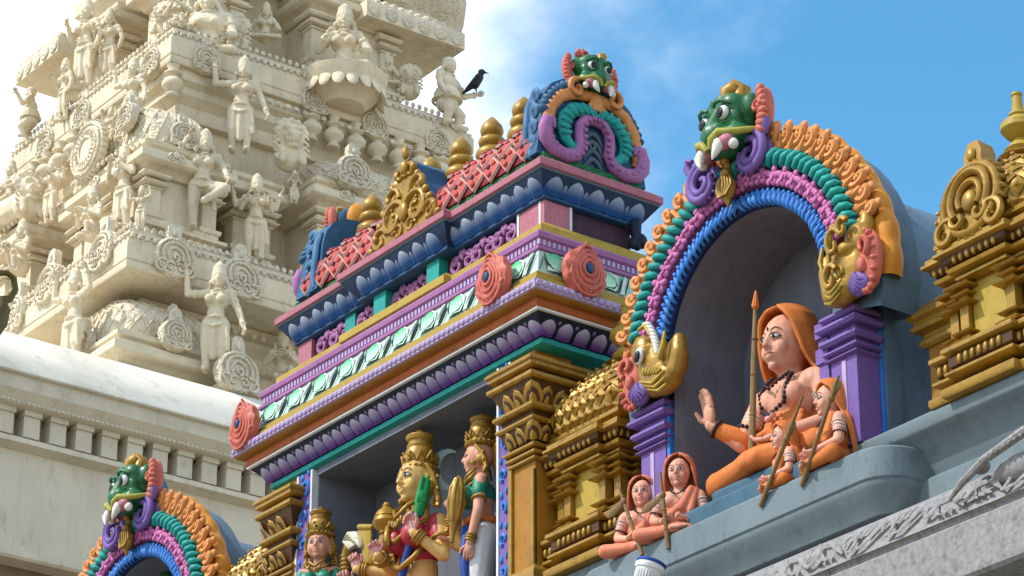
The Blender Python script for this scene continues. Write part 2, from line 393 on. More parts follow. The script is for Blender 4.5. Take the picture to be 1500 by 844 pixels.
layer('leaf_frieze', m_palegreen, [(-.1,10.855),(.285,10.855),(.275,10.87),(.235,11.05),(-.1,11.05)])
layer('mauve_moulding', m_mag, [(-.1,11.049),(.235,11.049),(.25,11.06),(.25,11.085),(.225,11.10),(.225,11.145),(.245,11.16),(.25,11.195),(.235,11.215),(-.1,11.215)])
layer('shadow_fillet', m_brown, [(-.1,11.214),(.10,11.214),(.10,11.245),(-.1,11.245)])
layer('mustard_moulding', m_yellow, [(-.1,11.244),(.14,11.244),(.155,11.255),(.155,11.315),(.145,11.325),(.09,11.37),(-.1,11.37)], JOG)
layer('neck', m_magdk, [(-.1,11.369),(0,11.369),(0,11.585),(-.1,11.585)])
layer('blue_fillet', m_bluec, [(-.1,11.584),(.045,11.584),(.06,11.592),(.06,11.612),(-.1,11.612)], JOG)
layer('blue_cornice', m_bluedk, [(-.1,11.611),(.045,11.611),(.055,11.62),(.148,11.745),(.15,11.755),(-.1,11.755)], JOG)
layer('slate_fillet', m_bluegrey, [(-.1,11.754),(.155,11.754),(.16,11.76),(.16,11.772),(-.1,11.772)], JOG)
layer('rose_moulding', m_pink, [(-.1,11.771),(.165,11.771),(.175,11.778),(.175,11.83),(.16,11.842),(.14,11.86),(-.1,11.86)], JOG)
layer('green_band', m_green, [(-.2,11.859),(.055,11.859),(.065,11.87),(.06,11.955),(.04,11.968),(-.2,11.968)])

# lotus petals of the two cornices
def petal_mesh(name, w, h, b, m, tip=.0, nu=5, nv=7):
    def fn(u, v):
        t = -1+2*u; v = 1-(1-v)**1.5; hw = w/2*(1 if v < .45 else sqrt(max(0, 1-((v-.45)/.55)**2.2)))
        return (t*hw*(.94+.06*min(1, v*2)), -b*(1-t*t)*(.4+.6*sin(pi*min(1, v*.9+.1))) - .004, h*v)
    return mesh(name, G().surf(fn, nu, nv), m, 170)
pet_v = petal_mesh('petal', .121, .13, .022, m_petalp)
pet_b = petal_mesh('petal', .155, .15, .026, m_petalb)
sep_v = petal_mesh('petal_tip', .05, .05, .012, m_petalp, nu=4, nv=4)
sep_b = petal_mesh('petal_tip', .050, .12, .010, m_petalb, nu=4, nv=4)
def petals(n, xa, ya, xb, yb, z, lean, me, sep, zs):
    d = Vector((xb-xa, yb-ya)); rot = atan2(d.y, d.x)
    for i in range(n):
        t = (i+.5)/n
        inst('petal', me, kiosk, (xa+d.x*t, ya+d.y*t, z), (lean, 0, rot), (random.uniform(.97,1.03),1,random.uniform(.97,1.02)))
        if i < n-1:
            t = (i+1)/n; nx, ny = d.normalized().y, -d.normalized().x
            inst('petal_tip', sep, kiosk, (xa+d.x*t - nx*zs[1], ya+d.y*t - ny*zs[1], z+zs[0]), (lean, 0, rot))
o = .165
petals(29, KX0-o-.05, KY0-o, KX1+o+.05, KY0-o, 10.448, .72, pet_v, sep_v, (.075, -.06))
petals(8, KX1+o, KY0-o-.05, KX1+o, KY1+o+.05, 10.448, .72, pet_v, sep_v, (.075, -.06))
o = .052
petals(6, KX0-o-.03, KY0-o, -18.21, KY0-o, 11.618, .56, pet_b, sep_b, (.008, -.004))
petals(6, -18.19, KY0-o-.06, -17.08, KY0-o-.06, 11.618, .56, pet_b, sep_b, (.008, -.004))
petals(7, -17.06, KY0-o, KX1+o+.03, KY0-o, 11.618, .56, pet_b, sep_b, (.008, -.004))
petals(5, KX1+o, KY0-o-.03, KX1+o, KY1+o+.03, 11.618, .56, pet_b, sep_b, (.008, -.004))

# neck posts and mauve reliefs
def post(x0, x1, m, y0=KY0-.035): return obj('neck_post', G().box(x0,x1,y0,KY0+.02,11.368,11.586), m, kiosk)
post(KX0-.03, KX0+.16, m_pink); post(-18.52,-18.38, m_teal); post(-18.06,-17.9, m_teal, KY0-.08); post(-17.36,-17.2, m_teal, KY0-.08)
obj('neck_post', G().box(-16.26,KX1+.035,KY0-.035,KY0+.02,11.368,11.586).box(KX1-.03,KX1+.033,KY0+.021,KY0+.20,11.369,11.585), m_pink, kiosk)
g = G()
for x in (-16.275, -16.10+.085): g.box(x-.012,x+.012,KY0-.04,KY0-.03,11.37,11.585)
g.box(KX1+.03,KX1+.04,KY0+.19,KY0+.21,11.37,11.585); obj('white_edge', g, m_white, kiosk)
g = G()
for s in (1, -1):
    g.tube([(px, 0, pz) for px, _, pz in spiral(s*.075, .10, .075, .015, pi/2 if s > 0 else pi/2, pi/2 - s*7.4, 26)], [.019]*20+[.014]*7, 6)
    for k in range(3): g.ell((s*(.02+.045*k), -.006, .185-.03*k), (.022,.016,.034), ry(-s*(.3+.45*k)).to_3x3(), 8, 6)
g.ell((0,-.008,.16),(.02,.018,.045),nu=8,nv=6)
rel = mesh('neck_relief', g, m_mag, 60)
for x in (-18.78, -18.62+.02, -18.22, -17.75, -17.51, -16.98, -16.72, -16.46): inst('neck_relief', rel, kiosk, (x, KY0-(.015 if x < -18.3 or x > -17.2 else .015), 11.38), sc=(1,1,.95))

# beads and flowers of the bead band; leaves of the green frieze
g = G(); x = KX0-.36
while x < KX1+.36: g.ell((x, KY0-.393, 10.708),(.024,.016,.024),nu=7,nv=5); g.ell((x+.03, KY0-.391, 10.704),(.010,.010,.014),nu=5,nv=4); x += .06
y = KY0-.36
while y < KY1+.3: g.ell((KX1+.393, y, 10.708),(.016,.024,.024),nu=7,nv=5); y += .06
obj('bead_row', g, m_lilac, kiosk, kind='stuff')
g = G(); x = KX0-.2
while x < KX1+.24: g.box(x,x+.024,KY0-.236,KY0-.22,11.102,11.143); x += .044
y = KY0-.2
while y < KY1+.2: g.box(KX1+.22,KX1+.236,y,y+.024,11.102,11.143); y += .044
obj('dentil_row', g, m_lilac, kiosk, kind='stuff')
def leaf_motif():
    a = G(); a.surf(lambda u, v: ((-.125+.20*u + .02*sin(pi*v)), -.010-.022*sin(pi*u)*sin(pi*min(1,.15+v)), .022+.165*v - .045*(2*u-1)**2*v), 6, 6); a.surf(lambda u, v: (.10+.045*u+.035*v, -.006-.012*sin(pi*u), .01+.16*v), 4, 4)
    dk = G()
    dk.tube([(-.125,-.008,.165),(-.115,-.012,.09),(-.08,-.014,.045),(-.02,-.016,.03),(.045,-.016,.04),(.075,-.014,.075),(.065,-.014,.105),(.04,-.014,.10)], [.005,.007,.009,.009,.008,.006,.005,.003], 5)
    dk.tube([(.155,-.006,.18),(.13,-.012,.12),(.105,-.014,.06),(.06,-.012,.012)], [.006,.008,.008,.004], 5)
    dk.tube([(.205,-.006,.175),(.185,-.010,.11),(.16,-.012,.06),(.14,-.010,.01)], [.004,.006,.005,.003], 5)
    dk.tube([(-.185,-.006,.02),(-.16,-.010,.08),(-.145,-.010,.13)], [.004,.006,.004], 5)
    wh = G(); wh.tube([(.175,-.004,.178),(.15,-.012,.12),(.125,-.012,.06),(.10,-.008,.008)], [.010,.016,.014,.008], 6)
    wh.tube([(.02,-.01,.175),(.075,-.014,.14),(.095,-.014,.09)], [.008,.013,.006], 6)
    return mmesh('leaf_motif', [(a, m_leaf), (dk, m_outline), (wh, m_white)], 60)
lm = leaf_motif()
n = 10; xs = KX0-.20; xe = KX1+.20
for i in range(n):
    inst('leaf_motif', lm, kiosk, (xs+(xe-xs)*(i+.5)/n, KY0-.283, 10.862), (-.21, 0, 0), (.97,1,1))
for i in range(3): inst('leaf_motif', lm, kiosk, (KX1+.283, KY0-.08+.42*i, 10.862), (-.21, 0, pi/2), (1,1,1))
# coral flower medallions
def medallion():
    c = G()
    c.surf(lambda u, v: ((.175+.012*sin(22*pi*u)*v)*cos(2*pi*u)*(1-.0*v), -.01-.055*v, (.185+.012*sin(22*pi*u)*v)*sin(2*pi*u)), 44, 2, True)
    c.add([], [])
    n = 44; ring = [((.175+.012*sin(22*pi*i/n))*cos(2*pi*i/n), -.065, (.185+.012*sin(22*pi*i/n))*sin(2*pi*i/n)) for i in range(n)]
    for q, (s, yy) in enumerate(((1,-.065),(.8,-.085),(.55,-.095),(.2,-.10))): c.add([(x*s, yy, z*s+.01*q) for x, _, z in ring], [])
    b = len(c.v)-4*n
    for k in range(3): c.f += [(b+k*n+i, b+k*n+(i+1)%n, b+(k+1)*n+(i+1)%n, b+(k+1)*n+i) for i in range(n)]
    c.f.append(tuple(b+3*n+i for i in range(n)))
    for k in range(4):                                # nested drop-shaped ridges round the eye
        r = .052+.030*k; c.tube([(r*sin(t)*(1-.22*max(0,cos(t))), -.103+.008*k, .012+r*1.12*cos(t)+.02*k*max(0,cos(t))**3-.012*k) for t in [2*pi*i/26 for i in range(26)]], .0125, 5, True)
    for s in (1,-1):
        for k in range(5): c.ell((s*(.02+.027*k), -.08, -.135+.016*k), (.018,.014,.045), ry(s*(.2+.2*k)).to_3x3(), 8, 5)
    c.cap((0,-.05,.185),(0,-.075,.225),.022,.008,8)
    e = G().ell((0,-.105,.01),(.030,.02,.042),nu=12,nv=8)
    return mmesh('flower_medallion', [(c, m_coral), (e, m_bluec)], 60)
med = medallion()
inst('flower_medallion', med, kiosk, (-19.38, 11.76, 10.88)); inst('flower_medallion', med, kiosk, (-16.10, 11.76, 10.90))
inst('flower_medallion', med, kiosk, (-15.66, 12.15, 10.90), (0,0,pi/2))

m_bluelt = mat('mid_blue_paint', (.07, .21, .40), .5, .15, .2, 9)
# barrel roof with scales
def roofpt(t):                                        # t 0 eave .. 1 ridge, front side
    a = t*pi/2; return (12.24 - .21*cos(a)**.9, 11.965 + .33*sin(a)**1.0)
prof = [roofpt(k/10) for k in range(11)]; poly = prof + [(2*12.45-y, z) for y, z in prof[::-1]]
obj('barrel_roof', G().prism(poly, -19.1, -16.02, 'x'), m_red, kiosk, 60)
obj('ridge_roll', G().tube([(-19.1,12.45,12.30),(-16.02,12.45,12.30)], .05, 8), m_teal, kiosk)
obj('ridge_edge', G().box(-19.1,-16.02,12.20,12.26,12.285,12.315), m_teal, kiosk)
m_redcoral = mat('red_coral_paint', (.72, .11, .09), .5, .2, .2, 12)
def scale_mesh():
    d = G(); p = [(0,.115),(.105,.0),(0,-.125),(-.105,0)]
    d.add([(x, 0, z) for x, z in p] + [(x*.92, -.022, z*.92) for x, z in p], [(4,5,6,7)] + [(i,(i+1)%4,4+(i+1)%4,4+i) for i in range(4)])
    c = G(); c.add([(x*.86, -.0225, z*.86) for x, z in p] + [(0,-.046,-.01)], [(0,1,4),(1,2,4),(2,3,4),(3,0,4)])
    for x, z in ((.035,.03),(-.035,.03),(0,-.055)): c.ell((x,-.036,z),(.022,.012,.026),nu=6,nv=4)
    e = G().ell((0,-.042,-.0),(.020,.014,.022),nu=8,nv=5)
    return mmesh('roof_scale', [(d, m_palepink), (c, m_redcoral), (e, m_magdk)], 30)
m_palepink = mat('pale_rose_paint', (.95, .60, .52), .5, .15, .2, 12)
scl = scale_mesh()
for r_, t in enumerate((.16, .46, .80)):
    y, z = roofpt(t); y2, z2 = roofpt(t+.05); lean = atan2(y2-y, z2-z)
    for i in range(15):
        x = -19.0 + .205*i + (.1025 if r_ % 2 else 0)
        if x > -16.1 or (-18.1 < x < -17.2): continue
        inst('roof_scale', scl, kiosk, (x, y-.004, z), (-lean, 0, random.uniform(-.05,.05)), (1.04,1,.95))
# gold pots along the ridge
PS = 1.32
pot = [(0,0),(.07,0),(.075,.03),(.06,.05),(.085,.08),(.096,.115),(.09,.15),(.066,.175),(.058,.185),(.074,.205),(.080,.23),(.074,.255),(.054,.272),(.050,.28),(.064,.30),(.069,.33),(.060,.37),(.036,.41),(.012,.445),(0,.45)]
potm = mesh('gold_pot', G().lathe([(r*PS, z) for r, z in pot], 18), m_gold, 50)
for k in range(6): inst('gold_pot', potm, kiosk, (-16.66-.403*k, 12.40, 12.37), (0,0,k), (1,1,1.0))
# gold scroll gable in the middle of the roof
gg = G(); pl = [(-.47,0),(-.40,.10),(-.30,.20),(-.26,.36),(-.13,.47),(-.10,.60),(0,.68),(.10,.60),(.13,.47),(.26,.36),(.30,.20),(.40,.10),(.47,0)]
gs = obj('gable_slab', G().prism([(x-17.62, z+11.90) for x, z in pl], 12.02, 12.36, 'y'), m_gblue, kiosk)
for s in (1,-1):
    for (cx,cz,r0,r1,a0,a1,w) in ((.15,.20,.15,.03,2.6,-5.2,.030),(.33,.09,.10,.02,2.9,-4.4,.026),(.17,.37,.10,.02,3.3,-3.9,.026),(.06,.54,.075,.02,3.6,-2.6,.024),(.27,.25,.05,.015,1.2,6.4,.018),(.08,.07,.07,.02,0,6.,.02)):
        gg.tube([(-17.62+s*px, 11.995, 11.91+pz) for px,_,pz in spiral(cx,cz,r0,r1,a0,a1,24)], [w]*18+[w*.75]*7, 6)
    for k in range(6): gg.ell((-17.62+s*(.10+.012*k), 11.985, 11.94+.05*k),(.014,.016,.014),nu=8,nv=5)
    for k in range(7): gg.ell((-17.62+s*(.44-.055*k), 11.99, 11.95+.085*k),(.03,.03,.04),ry(s*(.9-.1*k)).to_3x3(),8,5)
gg.ell((-17.62,11.98,12.49),(.05,.035,.06)); gg.ell((-17.62,11.99,12.62),(.035,.03,.055)); gg.ell((-17.62,11.98,12.12),(.06,.035,.08))
gg.prism([(x*.97-17.62, z*.97+11.905) for x, z in pl], 11.995, 12.018, 'y')
obj('gold_scrollwork', gg, m_gold, kiosk, 60)

# body of the shrine: niche walls, ceiling, painted strips
obj('niche_wall', G().box(KX0+.02,-18.72,12.0,12.9,8.66,10.384).box(-16.36,KX1-.02,12.0,12.9,8.66,10.384).box(-18.72,-16.36,12.52,12.9,8.66,10.384), m_grey, kiosk)
obj('ceiling', G().box(-18.719,-16.361,11.98,12.519,10.33,10.383), m_grey, kiosk)
def strip(x0, x1):
    s = obj('painted_strip', G().box(x0,x1,11.955,12.0,8.66,10.38), m_purple, kiosk)
    obj('white_edge', G().box(x0-.022,x0,11.945,12.0,8.661,10.379).box(x1,x1+.022,11.945,12.0,8.661,10.379), m_white, s)
    g = G(); z = 8.75; xc = (x0+x1)/2; w = (x1-x0)/2*.8; sg = 1
    while z < 10.25:
        g.tube([(px,11.95,pz) for px,_,pz in spiral(xc, z+.1, w, w*.2, -1.3 if sg > 0 else pi+1.3, (-1.3+5.9) if sg > 0 else pi+1.3-5.9, 16)], [.016]*11+[.012]*6, 5)
        g.ell((xc-sg*w*.6,11.95,z+.19),(w*.35,.012,.03),nu=7,nv=5); g.ell((xc+sg*w*.7,11.95,z+.21),(w*.25,.012,.028),nu=7,nv=5)
        z += .235; sg = -sg
    obj('scroll_relief', g, m_blue, s, 60)
strip(-16.35,-16.235); strip(-18.93,-18.76)
# gold pilasters with stepped lotus capitals
def petal_gold():
    a = G(); b = G(); c = G()
    for q, (gq, w, h, y) in enumerate(((a,.07,.115,-.014),(b,.048,.085,-.022),(c,.028,.055,-.03))):
        gq.surf(lambda u, v: ((2*u-1)*w/1*(sqrt(max(0,1-v**2.2))*.5+.0)*(1 if v>.1 else .8), y-.012*(1-(2*u-1)**2), h*v), 6, 6)
    return mmesh('lotus_petal', [(a, m_gold), (b, m_golddk), (c, m_gold)], 60)
pg = petal_gold()
def pilaster(x0, x1, y0, y1, side):
    p = [(x0,y1),(x0,y0),(x1,y0),(x1,y1)]; ps = obj('pilaster', G().box(x0,x1,y0,y1,8.66,10.384), m_ochre, kiosk)
    sx = (x0, x1) if side > 0 else (x1, x0)
    obj('edge_strip', G().box(min(x0,x0+.05) if side > 0 else x1-.05, (x0+.05) if side > 0 else x1, y0-.03, y0+.01, 9.86,10.30).box(x0 if side > 0 else x1-.04, x0+.04 if side > 0 else x1, y0-.022, y0+.01, 8.7,9.86).box(x1-.035 if side > 0 else x0, x1 if side > 0 else x0+.035, y0-.018, y0+.01, 8.8,9.5), m_gold, ps)
    xa, xb = (x0+.045, x1) if side > 0 else (x0, x1-.045)
    path = [(xa, y0),(xb, y0),(xb, y1),(xa, y1)] 
    def cp(nm, m, prof): return obj(nm, G().sweep(path, prof), m, ps)
    cp('abacus', m_gold, [(-.04,10.20),(.12,10.20),(.135,10.21),(.135,10.235),(.15,10.245),(.15,10.265),(.13,10.285),(-.04,10.285)])
    cp('abacus', m_gold, [(-.04,10.115),(.125,10.115),(.14,10.13),(.14,10.155),(.115,10.17),(-.04,10.17)])
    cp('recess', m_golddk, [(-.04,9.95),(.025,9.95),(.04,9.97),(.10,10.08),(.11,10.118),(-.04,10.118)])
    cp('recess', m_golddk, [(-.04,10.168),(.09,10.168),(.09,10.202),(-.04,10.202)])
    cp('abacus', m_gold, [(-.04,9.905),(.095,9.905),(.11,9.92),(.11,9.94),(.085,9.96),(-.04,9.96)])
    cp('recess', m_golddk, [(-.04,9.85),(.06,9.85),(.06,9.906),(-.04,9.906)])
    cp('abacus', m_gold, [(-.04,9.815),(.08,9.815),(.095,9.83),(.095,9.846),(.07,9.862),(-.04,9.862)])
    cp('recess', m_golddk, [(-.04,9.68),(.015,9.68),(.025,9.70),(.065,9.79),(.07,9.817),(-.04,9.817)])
    for k, z in enumerate((9.645, 9.60, 9.56)): cp('collar', m_gold, [(-.04,z),(.05-.014*k,z),(.06-.014*k,z+.008),(.06-.014*k,z+.022),(.045-.014*k,z+.034),(-.04,z+.034)])
    cp('base', m_gold, [(-.04,8.66),(.07,8.66),(.07,8.74),(.05,8.77),(.02,8.80),(-.04,8.80)])
    for zz, of, n, hs in ((9.965, .045, 2, 1.15), (9.70, .035, 2, 1.0)):
        for i in range(n):
            inst('lotus_petal', pg, ps, (xa+(xb-xa)*(i+.35)/n, y0-of, zz), (.42,0,0), (hs*1.5,hs,hs))
        for i in range(3):
            if side > 0: inst('lotus_petal', pg, ps, (xb+of, y0+(y1-y0)*(i+.3)/2.6, zz), (.42,0,pi/2), (hs*1.5,hs,hs))
            else: inst('lotus_petal', pg, ps, (xa-of, y0+(y1-y0)*(i+.3)/2.6, zz), (.42,0,-pi/2), (hs*1.5,hs,hs))
        cx = xb if side > 0 else xa
        inst('lotus_petal', pg, ps, (cx+side*of*.9, y0-of*.9, zz), (.45,0,side*pi/4), (hs*1.8,hs*1.2,hs*1.2))
pilaster(-16.235,-15.95,11.965,12.28, 1)
pilaster(-19.22,-18.95,11.965,12.28,-1)

# ------------------------------------------------------------ dragon mask (makes parts under a given parent part, local coordinates face -Y)
def yali(parent, M, earmat=m_coral):
    """a green mask with bulging eyes, fangs and coral flames; M maps local to world"""
    org = Vector(ORG[parent.name])
    T = tr(*(-org)) @ M
    W_ = lambda g: g.tf(T)
    h = G()
    h.ell((0,.02,.20),(.17,.15,.16)); h.ell((0,-.05,.10),(.15,.12,.10))
    for s in (1,-1):
        h.ell((s*.085,-.075,.285),(.085,.075,.075)); h.ell((s*.10,-.085,.20),(.07,.05,.07)); h.ell((s*.055,-.155,.13),(.045,.045,.04))
        h.ell((s*.125,-.06,.10),(.07,.09,.055)); h.cap((s*.03,-.12,.34),(s*.15,-.08,.30),.028,.02); h.ell((s*.17,0,.27),(.05,.06,.08)); h.ell((s*.105,-.12,.06),(.07,.05,.05))
    h.cap((0,-.10,.29),(0,-.17,.12),.035,.055); h.ell((0,-.17,.10),(.06,.05,.05)); h.cap((0,-.12,.10),(0,-.16,.03),.05,.035)
    hd = body('mask_head', W_(h), m_vgreen, parent, .013, 9); ORG[hd.name] = ORG[parent.name]
    for s in (1,-1):
        e = G().ell((s*.092,-.145,.222),(.046,.028,.042),ry(s*.2).to_3x3()); eo = bpy.data.objects.new('eye', mesh('eye', W_(e), m_white, 170)); COL.objects.link(eo); eo.parent = parent
        p = G().ell((s*.090,-.168,.216),(.032,.010,.033)); po = bpy.data.objects.new('pupil', mesh('pupil', W_(p), m_black, 170)); COL.objects.link(po); po.parent = eo if parent.parent is None else parent
    def pc(nm, g, m, sm=60):
        o = bpy.data.objects.new(nm, mesh(nm, W_(g), m, sm)); COL.objects.link(o); o.parent = parent; return o
    for s in (1,-1):
        pc('brow', G().tube([(s*.03,-.165,.275),(s*.06,-.178,.288),(s*.105,-.17,.288),(s*.15,-.13,.262)], [.010,.014,.014,.008], 7), m_vgreen)
        pc('lip', G().tube([(s*.015,-.185,.015),(s*.045,-.195,.06),(s*.10,-.185,.085),(s*.16,-.13,.075),(s*.205,-.06,.085),(s*.23,.0,.10)], [.016,.024,.026,.024,.020,.010], 8), m_lime)
        pc('gum', G().ell((s*.095,-.145,.035),(.075,.045,.045)), m_gum)
        pc('fang', G().tube([(s*.085,-.17,.03),(s*.09,-.19,-.01),(s*.075,-.20,-.05),(s*.06,-.205,-.075)], [.034,.031,.018,.003], 9), m_tooth)
        pc('tooth', G().ell((s*.155,-.125,.005),(.03,.03,.032)), m_tooth)
        ear = G()
        ear.ell((s*.24,.04,.21),(.055,.05,.145),ry(s*.1).to_3x3())
        for k in range(8): ear.ell((s*(.25+.025*sin(k*.4)),-.005,.085+.034*k),(.042,.03,.026),ry(s*(.7-.25*k)).to_3x3(),8,6)
        ear.tube([(s*.25+px*s,-.03,.22+pz) for px,_,pz in spiral(0,0,.04,.01,0,7,14)], .012, 5)
        pc('flame_ear', ear, earmat)
    fl = G()
    for k in range(5):
        a = pi*(k+.5)/5 - pi/2; fl.cap((.0+.05*sin(a)-.10, 0, .36),(-.10+.075*sin(a), -.01, .36+.075*cos(a)), .032,.018,8)
    fl.tube([(px-.10,-.045,.37+pz) for px,_,pz in spiral(0,0,.045,.01,0,7,14)], .012, 5)
    pc('flame_crest', fl, m_coral)
    cr = G().tube([(.045,-.10,.31),(.06,-.09,.37),(.09,-.05,.40),(.12,-.02,.38),(.115,-.06,.31),(.13,-.07,.26)], [.03,.05,.056,.046,.034,.02], 8)
    for k in range(6): cr.ell((.075+.012*k,-.085+.006*k,.385-.03*k),(.018,.014,.018),nu=8,nv=5)
    pc('gold_crest', cr, m_gold)
    pc('back_plate', G().ell((.05,.10,.20),(.17,.05,.16)), m_gblue)

# end gables: built facing -Y at the origin, then turned to face along the ridge
def gable(M, front=True):
    P = obj('gable', G().prism([M @ Vector(p) for p in ()], 0, 1), m_gblue, kiosk) if False else None
    org = Vector(ORG[kiosk.name]); T = tr(*(-org)) @ M
    def pc(nm, g, m, par, sm=60):
        o = bpy.data.objects.new(nm, mesh(nm, g.tf(T), m, sm)); COL.objects.link(o); o.parent = par; return o
    hw = [(-.50,0),(-.485,.10),(-.46,.25),(-.45,.40),(-.42,.52),(-.36,.61),(-.26,.675),(-.14,.69),(0,.70)]
    ol = hw + [(-x, z) for x, z in hw[::-1][1:]]
    sl = pc('gable', G().prism(ol, -.02, .12 if front else .28, 'y'), m_gblue, kiosk, 40); ORG[sl.name] = tuple(org)
    g = G()
    for k in range(24):                               # segmented blue rim
        a = radians(20) + (pi-radians(40))*k/23; g.ell((.455*cos(a)*1.02,-.01,.20+.49*sin(a)),(.034,.06,.050),ry(pi/2-a+.3).to_3x3(),8,6)
    pc('rim', g, m_gblue, sl)
    for s in (1,-1):                                  # wave relief down the edges of the slab
        g = G()
        kk = .6 if front else 1.0
        for k in range(4): g.tube([(s*(.487-.012*k), .12*kk-.02*front+py*kk, .09+.135*k+pz) for py,_,pz in spiral(0,0,.085,.02,-1.5,4.6,14)], [.03]*10+[.02]*5, 6, fl=.5, nrm=(1,0,0))
        g.tube([(s*.49,.23*kk,.02),(s*.487,.25*kk-.03,.2),(s*.47,.24*kk-.02,.4),(s*.43,.22*kk,.52)], [.02,.03,.03,.02], 6)
        pc('wave_relief', g, m_bluelt, sl)
    g = G().tube([(-.40,-.03,.14),(-.41,-.035,.27),(-.385,-.04,.40),(-.30,-.045,.51),(-.17,-.05,.57),(0,-.055,.585),(.17,-.05,.57),(.30,-.045,.51),(.385,-.04,.40),(.41,-.035,.27),(.40,-.03,.14)], [.035]+[.05]*9+[.035], 8, fl=.7, nrm=(0,1,0))
    for s in (1,-1):
        g.tube([(s*(.17+px),-.08,.60+pz) for px,_,pz in spiral(0,0,.075,.02,1.6,-4.6,18)], [.026]*12+[.02]*7, 6)
        for k in range(12): g.ell((s*(.405-.015*max(0,k-5)**1.1*1.0),-.045,.17+.031*k),(.05,.022,.014),ry(s*.5).to_3x3(),6,5)
    g.ell((0,-.085,.52),(.06,.03,.085)); 
    for k in range(5): g.ell((.03*(k-2),-.09,.46+.012*abs(k-2)),(.018,.02,.03),nu=8,nv=5)
    pc('peach_band', g, m_peach, sl)
    g = G()
    for s in (1,-1):
        pts = [(0,.44),(s*.10,.45),(s*.20,.42),(s*.27,.34),(s*.29,.25),(s*.265,.17),(s*.20,.11),(s*.16,.13),(s*.165,.18)]
        g.tube([(x,-.055,z) for x, z in pts], [.058,.058,.058,.058,.054,.048,.04,.028,.016], 8, fl=.75, nrm=(0,1,0))
        for k in range(9):
            t = k/8*4.6; i = int(t); f = t-i; x = pts[i][0]*(1-f)+pts[i+1][0]*f; z = pts[i][1]*(1-f)+pts[i+1][1]*f
            g.ell((x,-.095,z),(.02,.016,.052),ry(s*(.2+.42*k/2)).to_3x3(),6,5)
    pc('teal_band', g, m_teal, sl)
    g = G()
    for s in (1,-1):
        pts = [(0,.37),(s*.08,.36),(s*.135,.29),(s*.14,.20),(s*.125,.12),(s*.17,.04),(s*.27,.005),(s*.38,.03),(s*.44,.10),(s*.45,.18),(s*.43,.25),(s*.38,.26),(s*.37,.20)]
        g.tube([(x,-.06,z+.02) for x, z in pts], [.045,.046,.046,.046,.05,.055,.06,.06,.06,.058,.05,.036,.02], 8, fl=.75, nrm=(0,1,0))
        for k in range(14):
            t = k/13*8.; i = min(int(t),7); f = t-i; x = pts[i][0]*(1-f)+pts[i+1][0]*f; z = pts[i][1]*(1-f)+pts[i+1][1]*f
            g.ell((x-s*.03,-.095,z+.02),(.020,.018,.02),nu=6,nv=5)
    pc('mauve_band', g, m_mag, sl)
    g = G()
    for k in range(4):
        for s in (1,-1): g.tube([(0,-.03,.30-.07*k),(s*.04,-.04,.27-.07*k),(s*.08,-.035,.20-.07*k+.02),(s*.085,-.03,.15-.06*k+.03)], [.02,.016,.012,.005], 5)
    g.tube([(px,-.04,.19+pz) for px,_,pz in spiral(0,0,.045,.01,0,8,16)], .013, 5)
    pc('blue_relief', g, m_bluegrey, sl)
    yali(sl, M @ tr(0,-.02,.62) @ Matrix.Scale(.80,4))
    if not front:
        pc('mane', G().ell((.03,.13,.80),(.10,.07,.13)).ell((.06,.10,.70),(.07,.06,.06)), m_orange, sl)
        pc('volute', G().tube([(-.12+px,.20,.76+pz) for px,_,pz in spiral(0,0,.12,.03,-1.5,4.0,16)], [.05]*12+[.035]*5, 8), m_bluelt, sl)
    return sl
gable(tr(-15.99,12.5,11.945) @ rz(pi/2))
gable(tr(-19.12,12.5,11.945) @ rz(-pi/2), False)
obj('corner_drop', G().cap((-15.93,12.86,11.60),(-15.92,12.87,11.42),.05,.03).ell((-15.91,12.90,11.47),(.04,.05,.06)).ell((-15.92,12.83,11.44),(.03,.03,.05)), m_navy, kiosk)
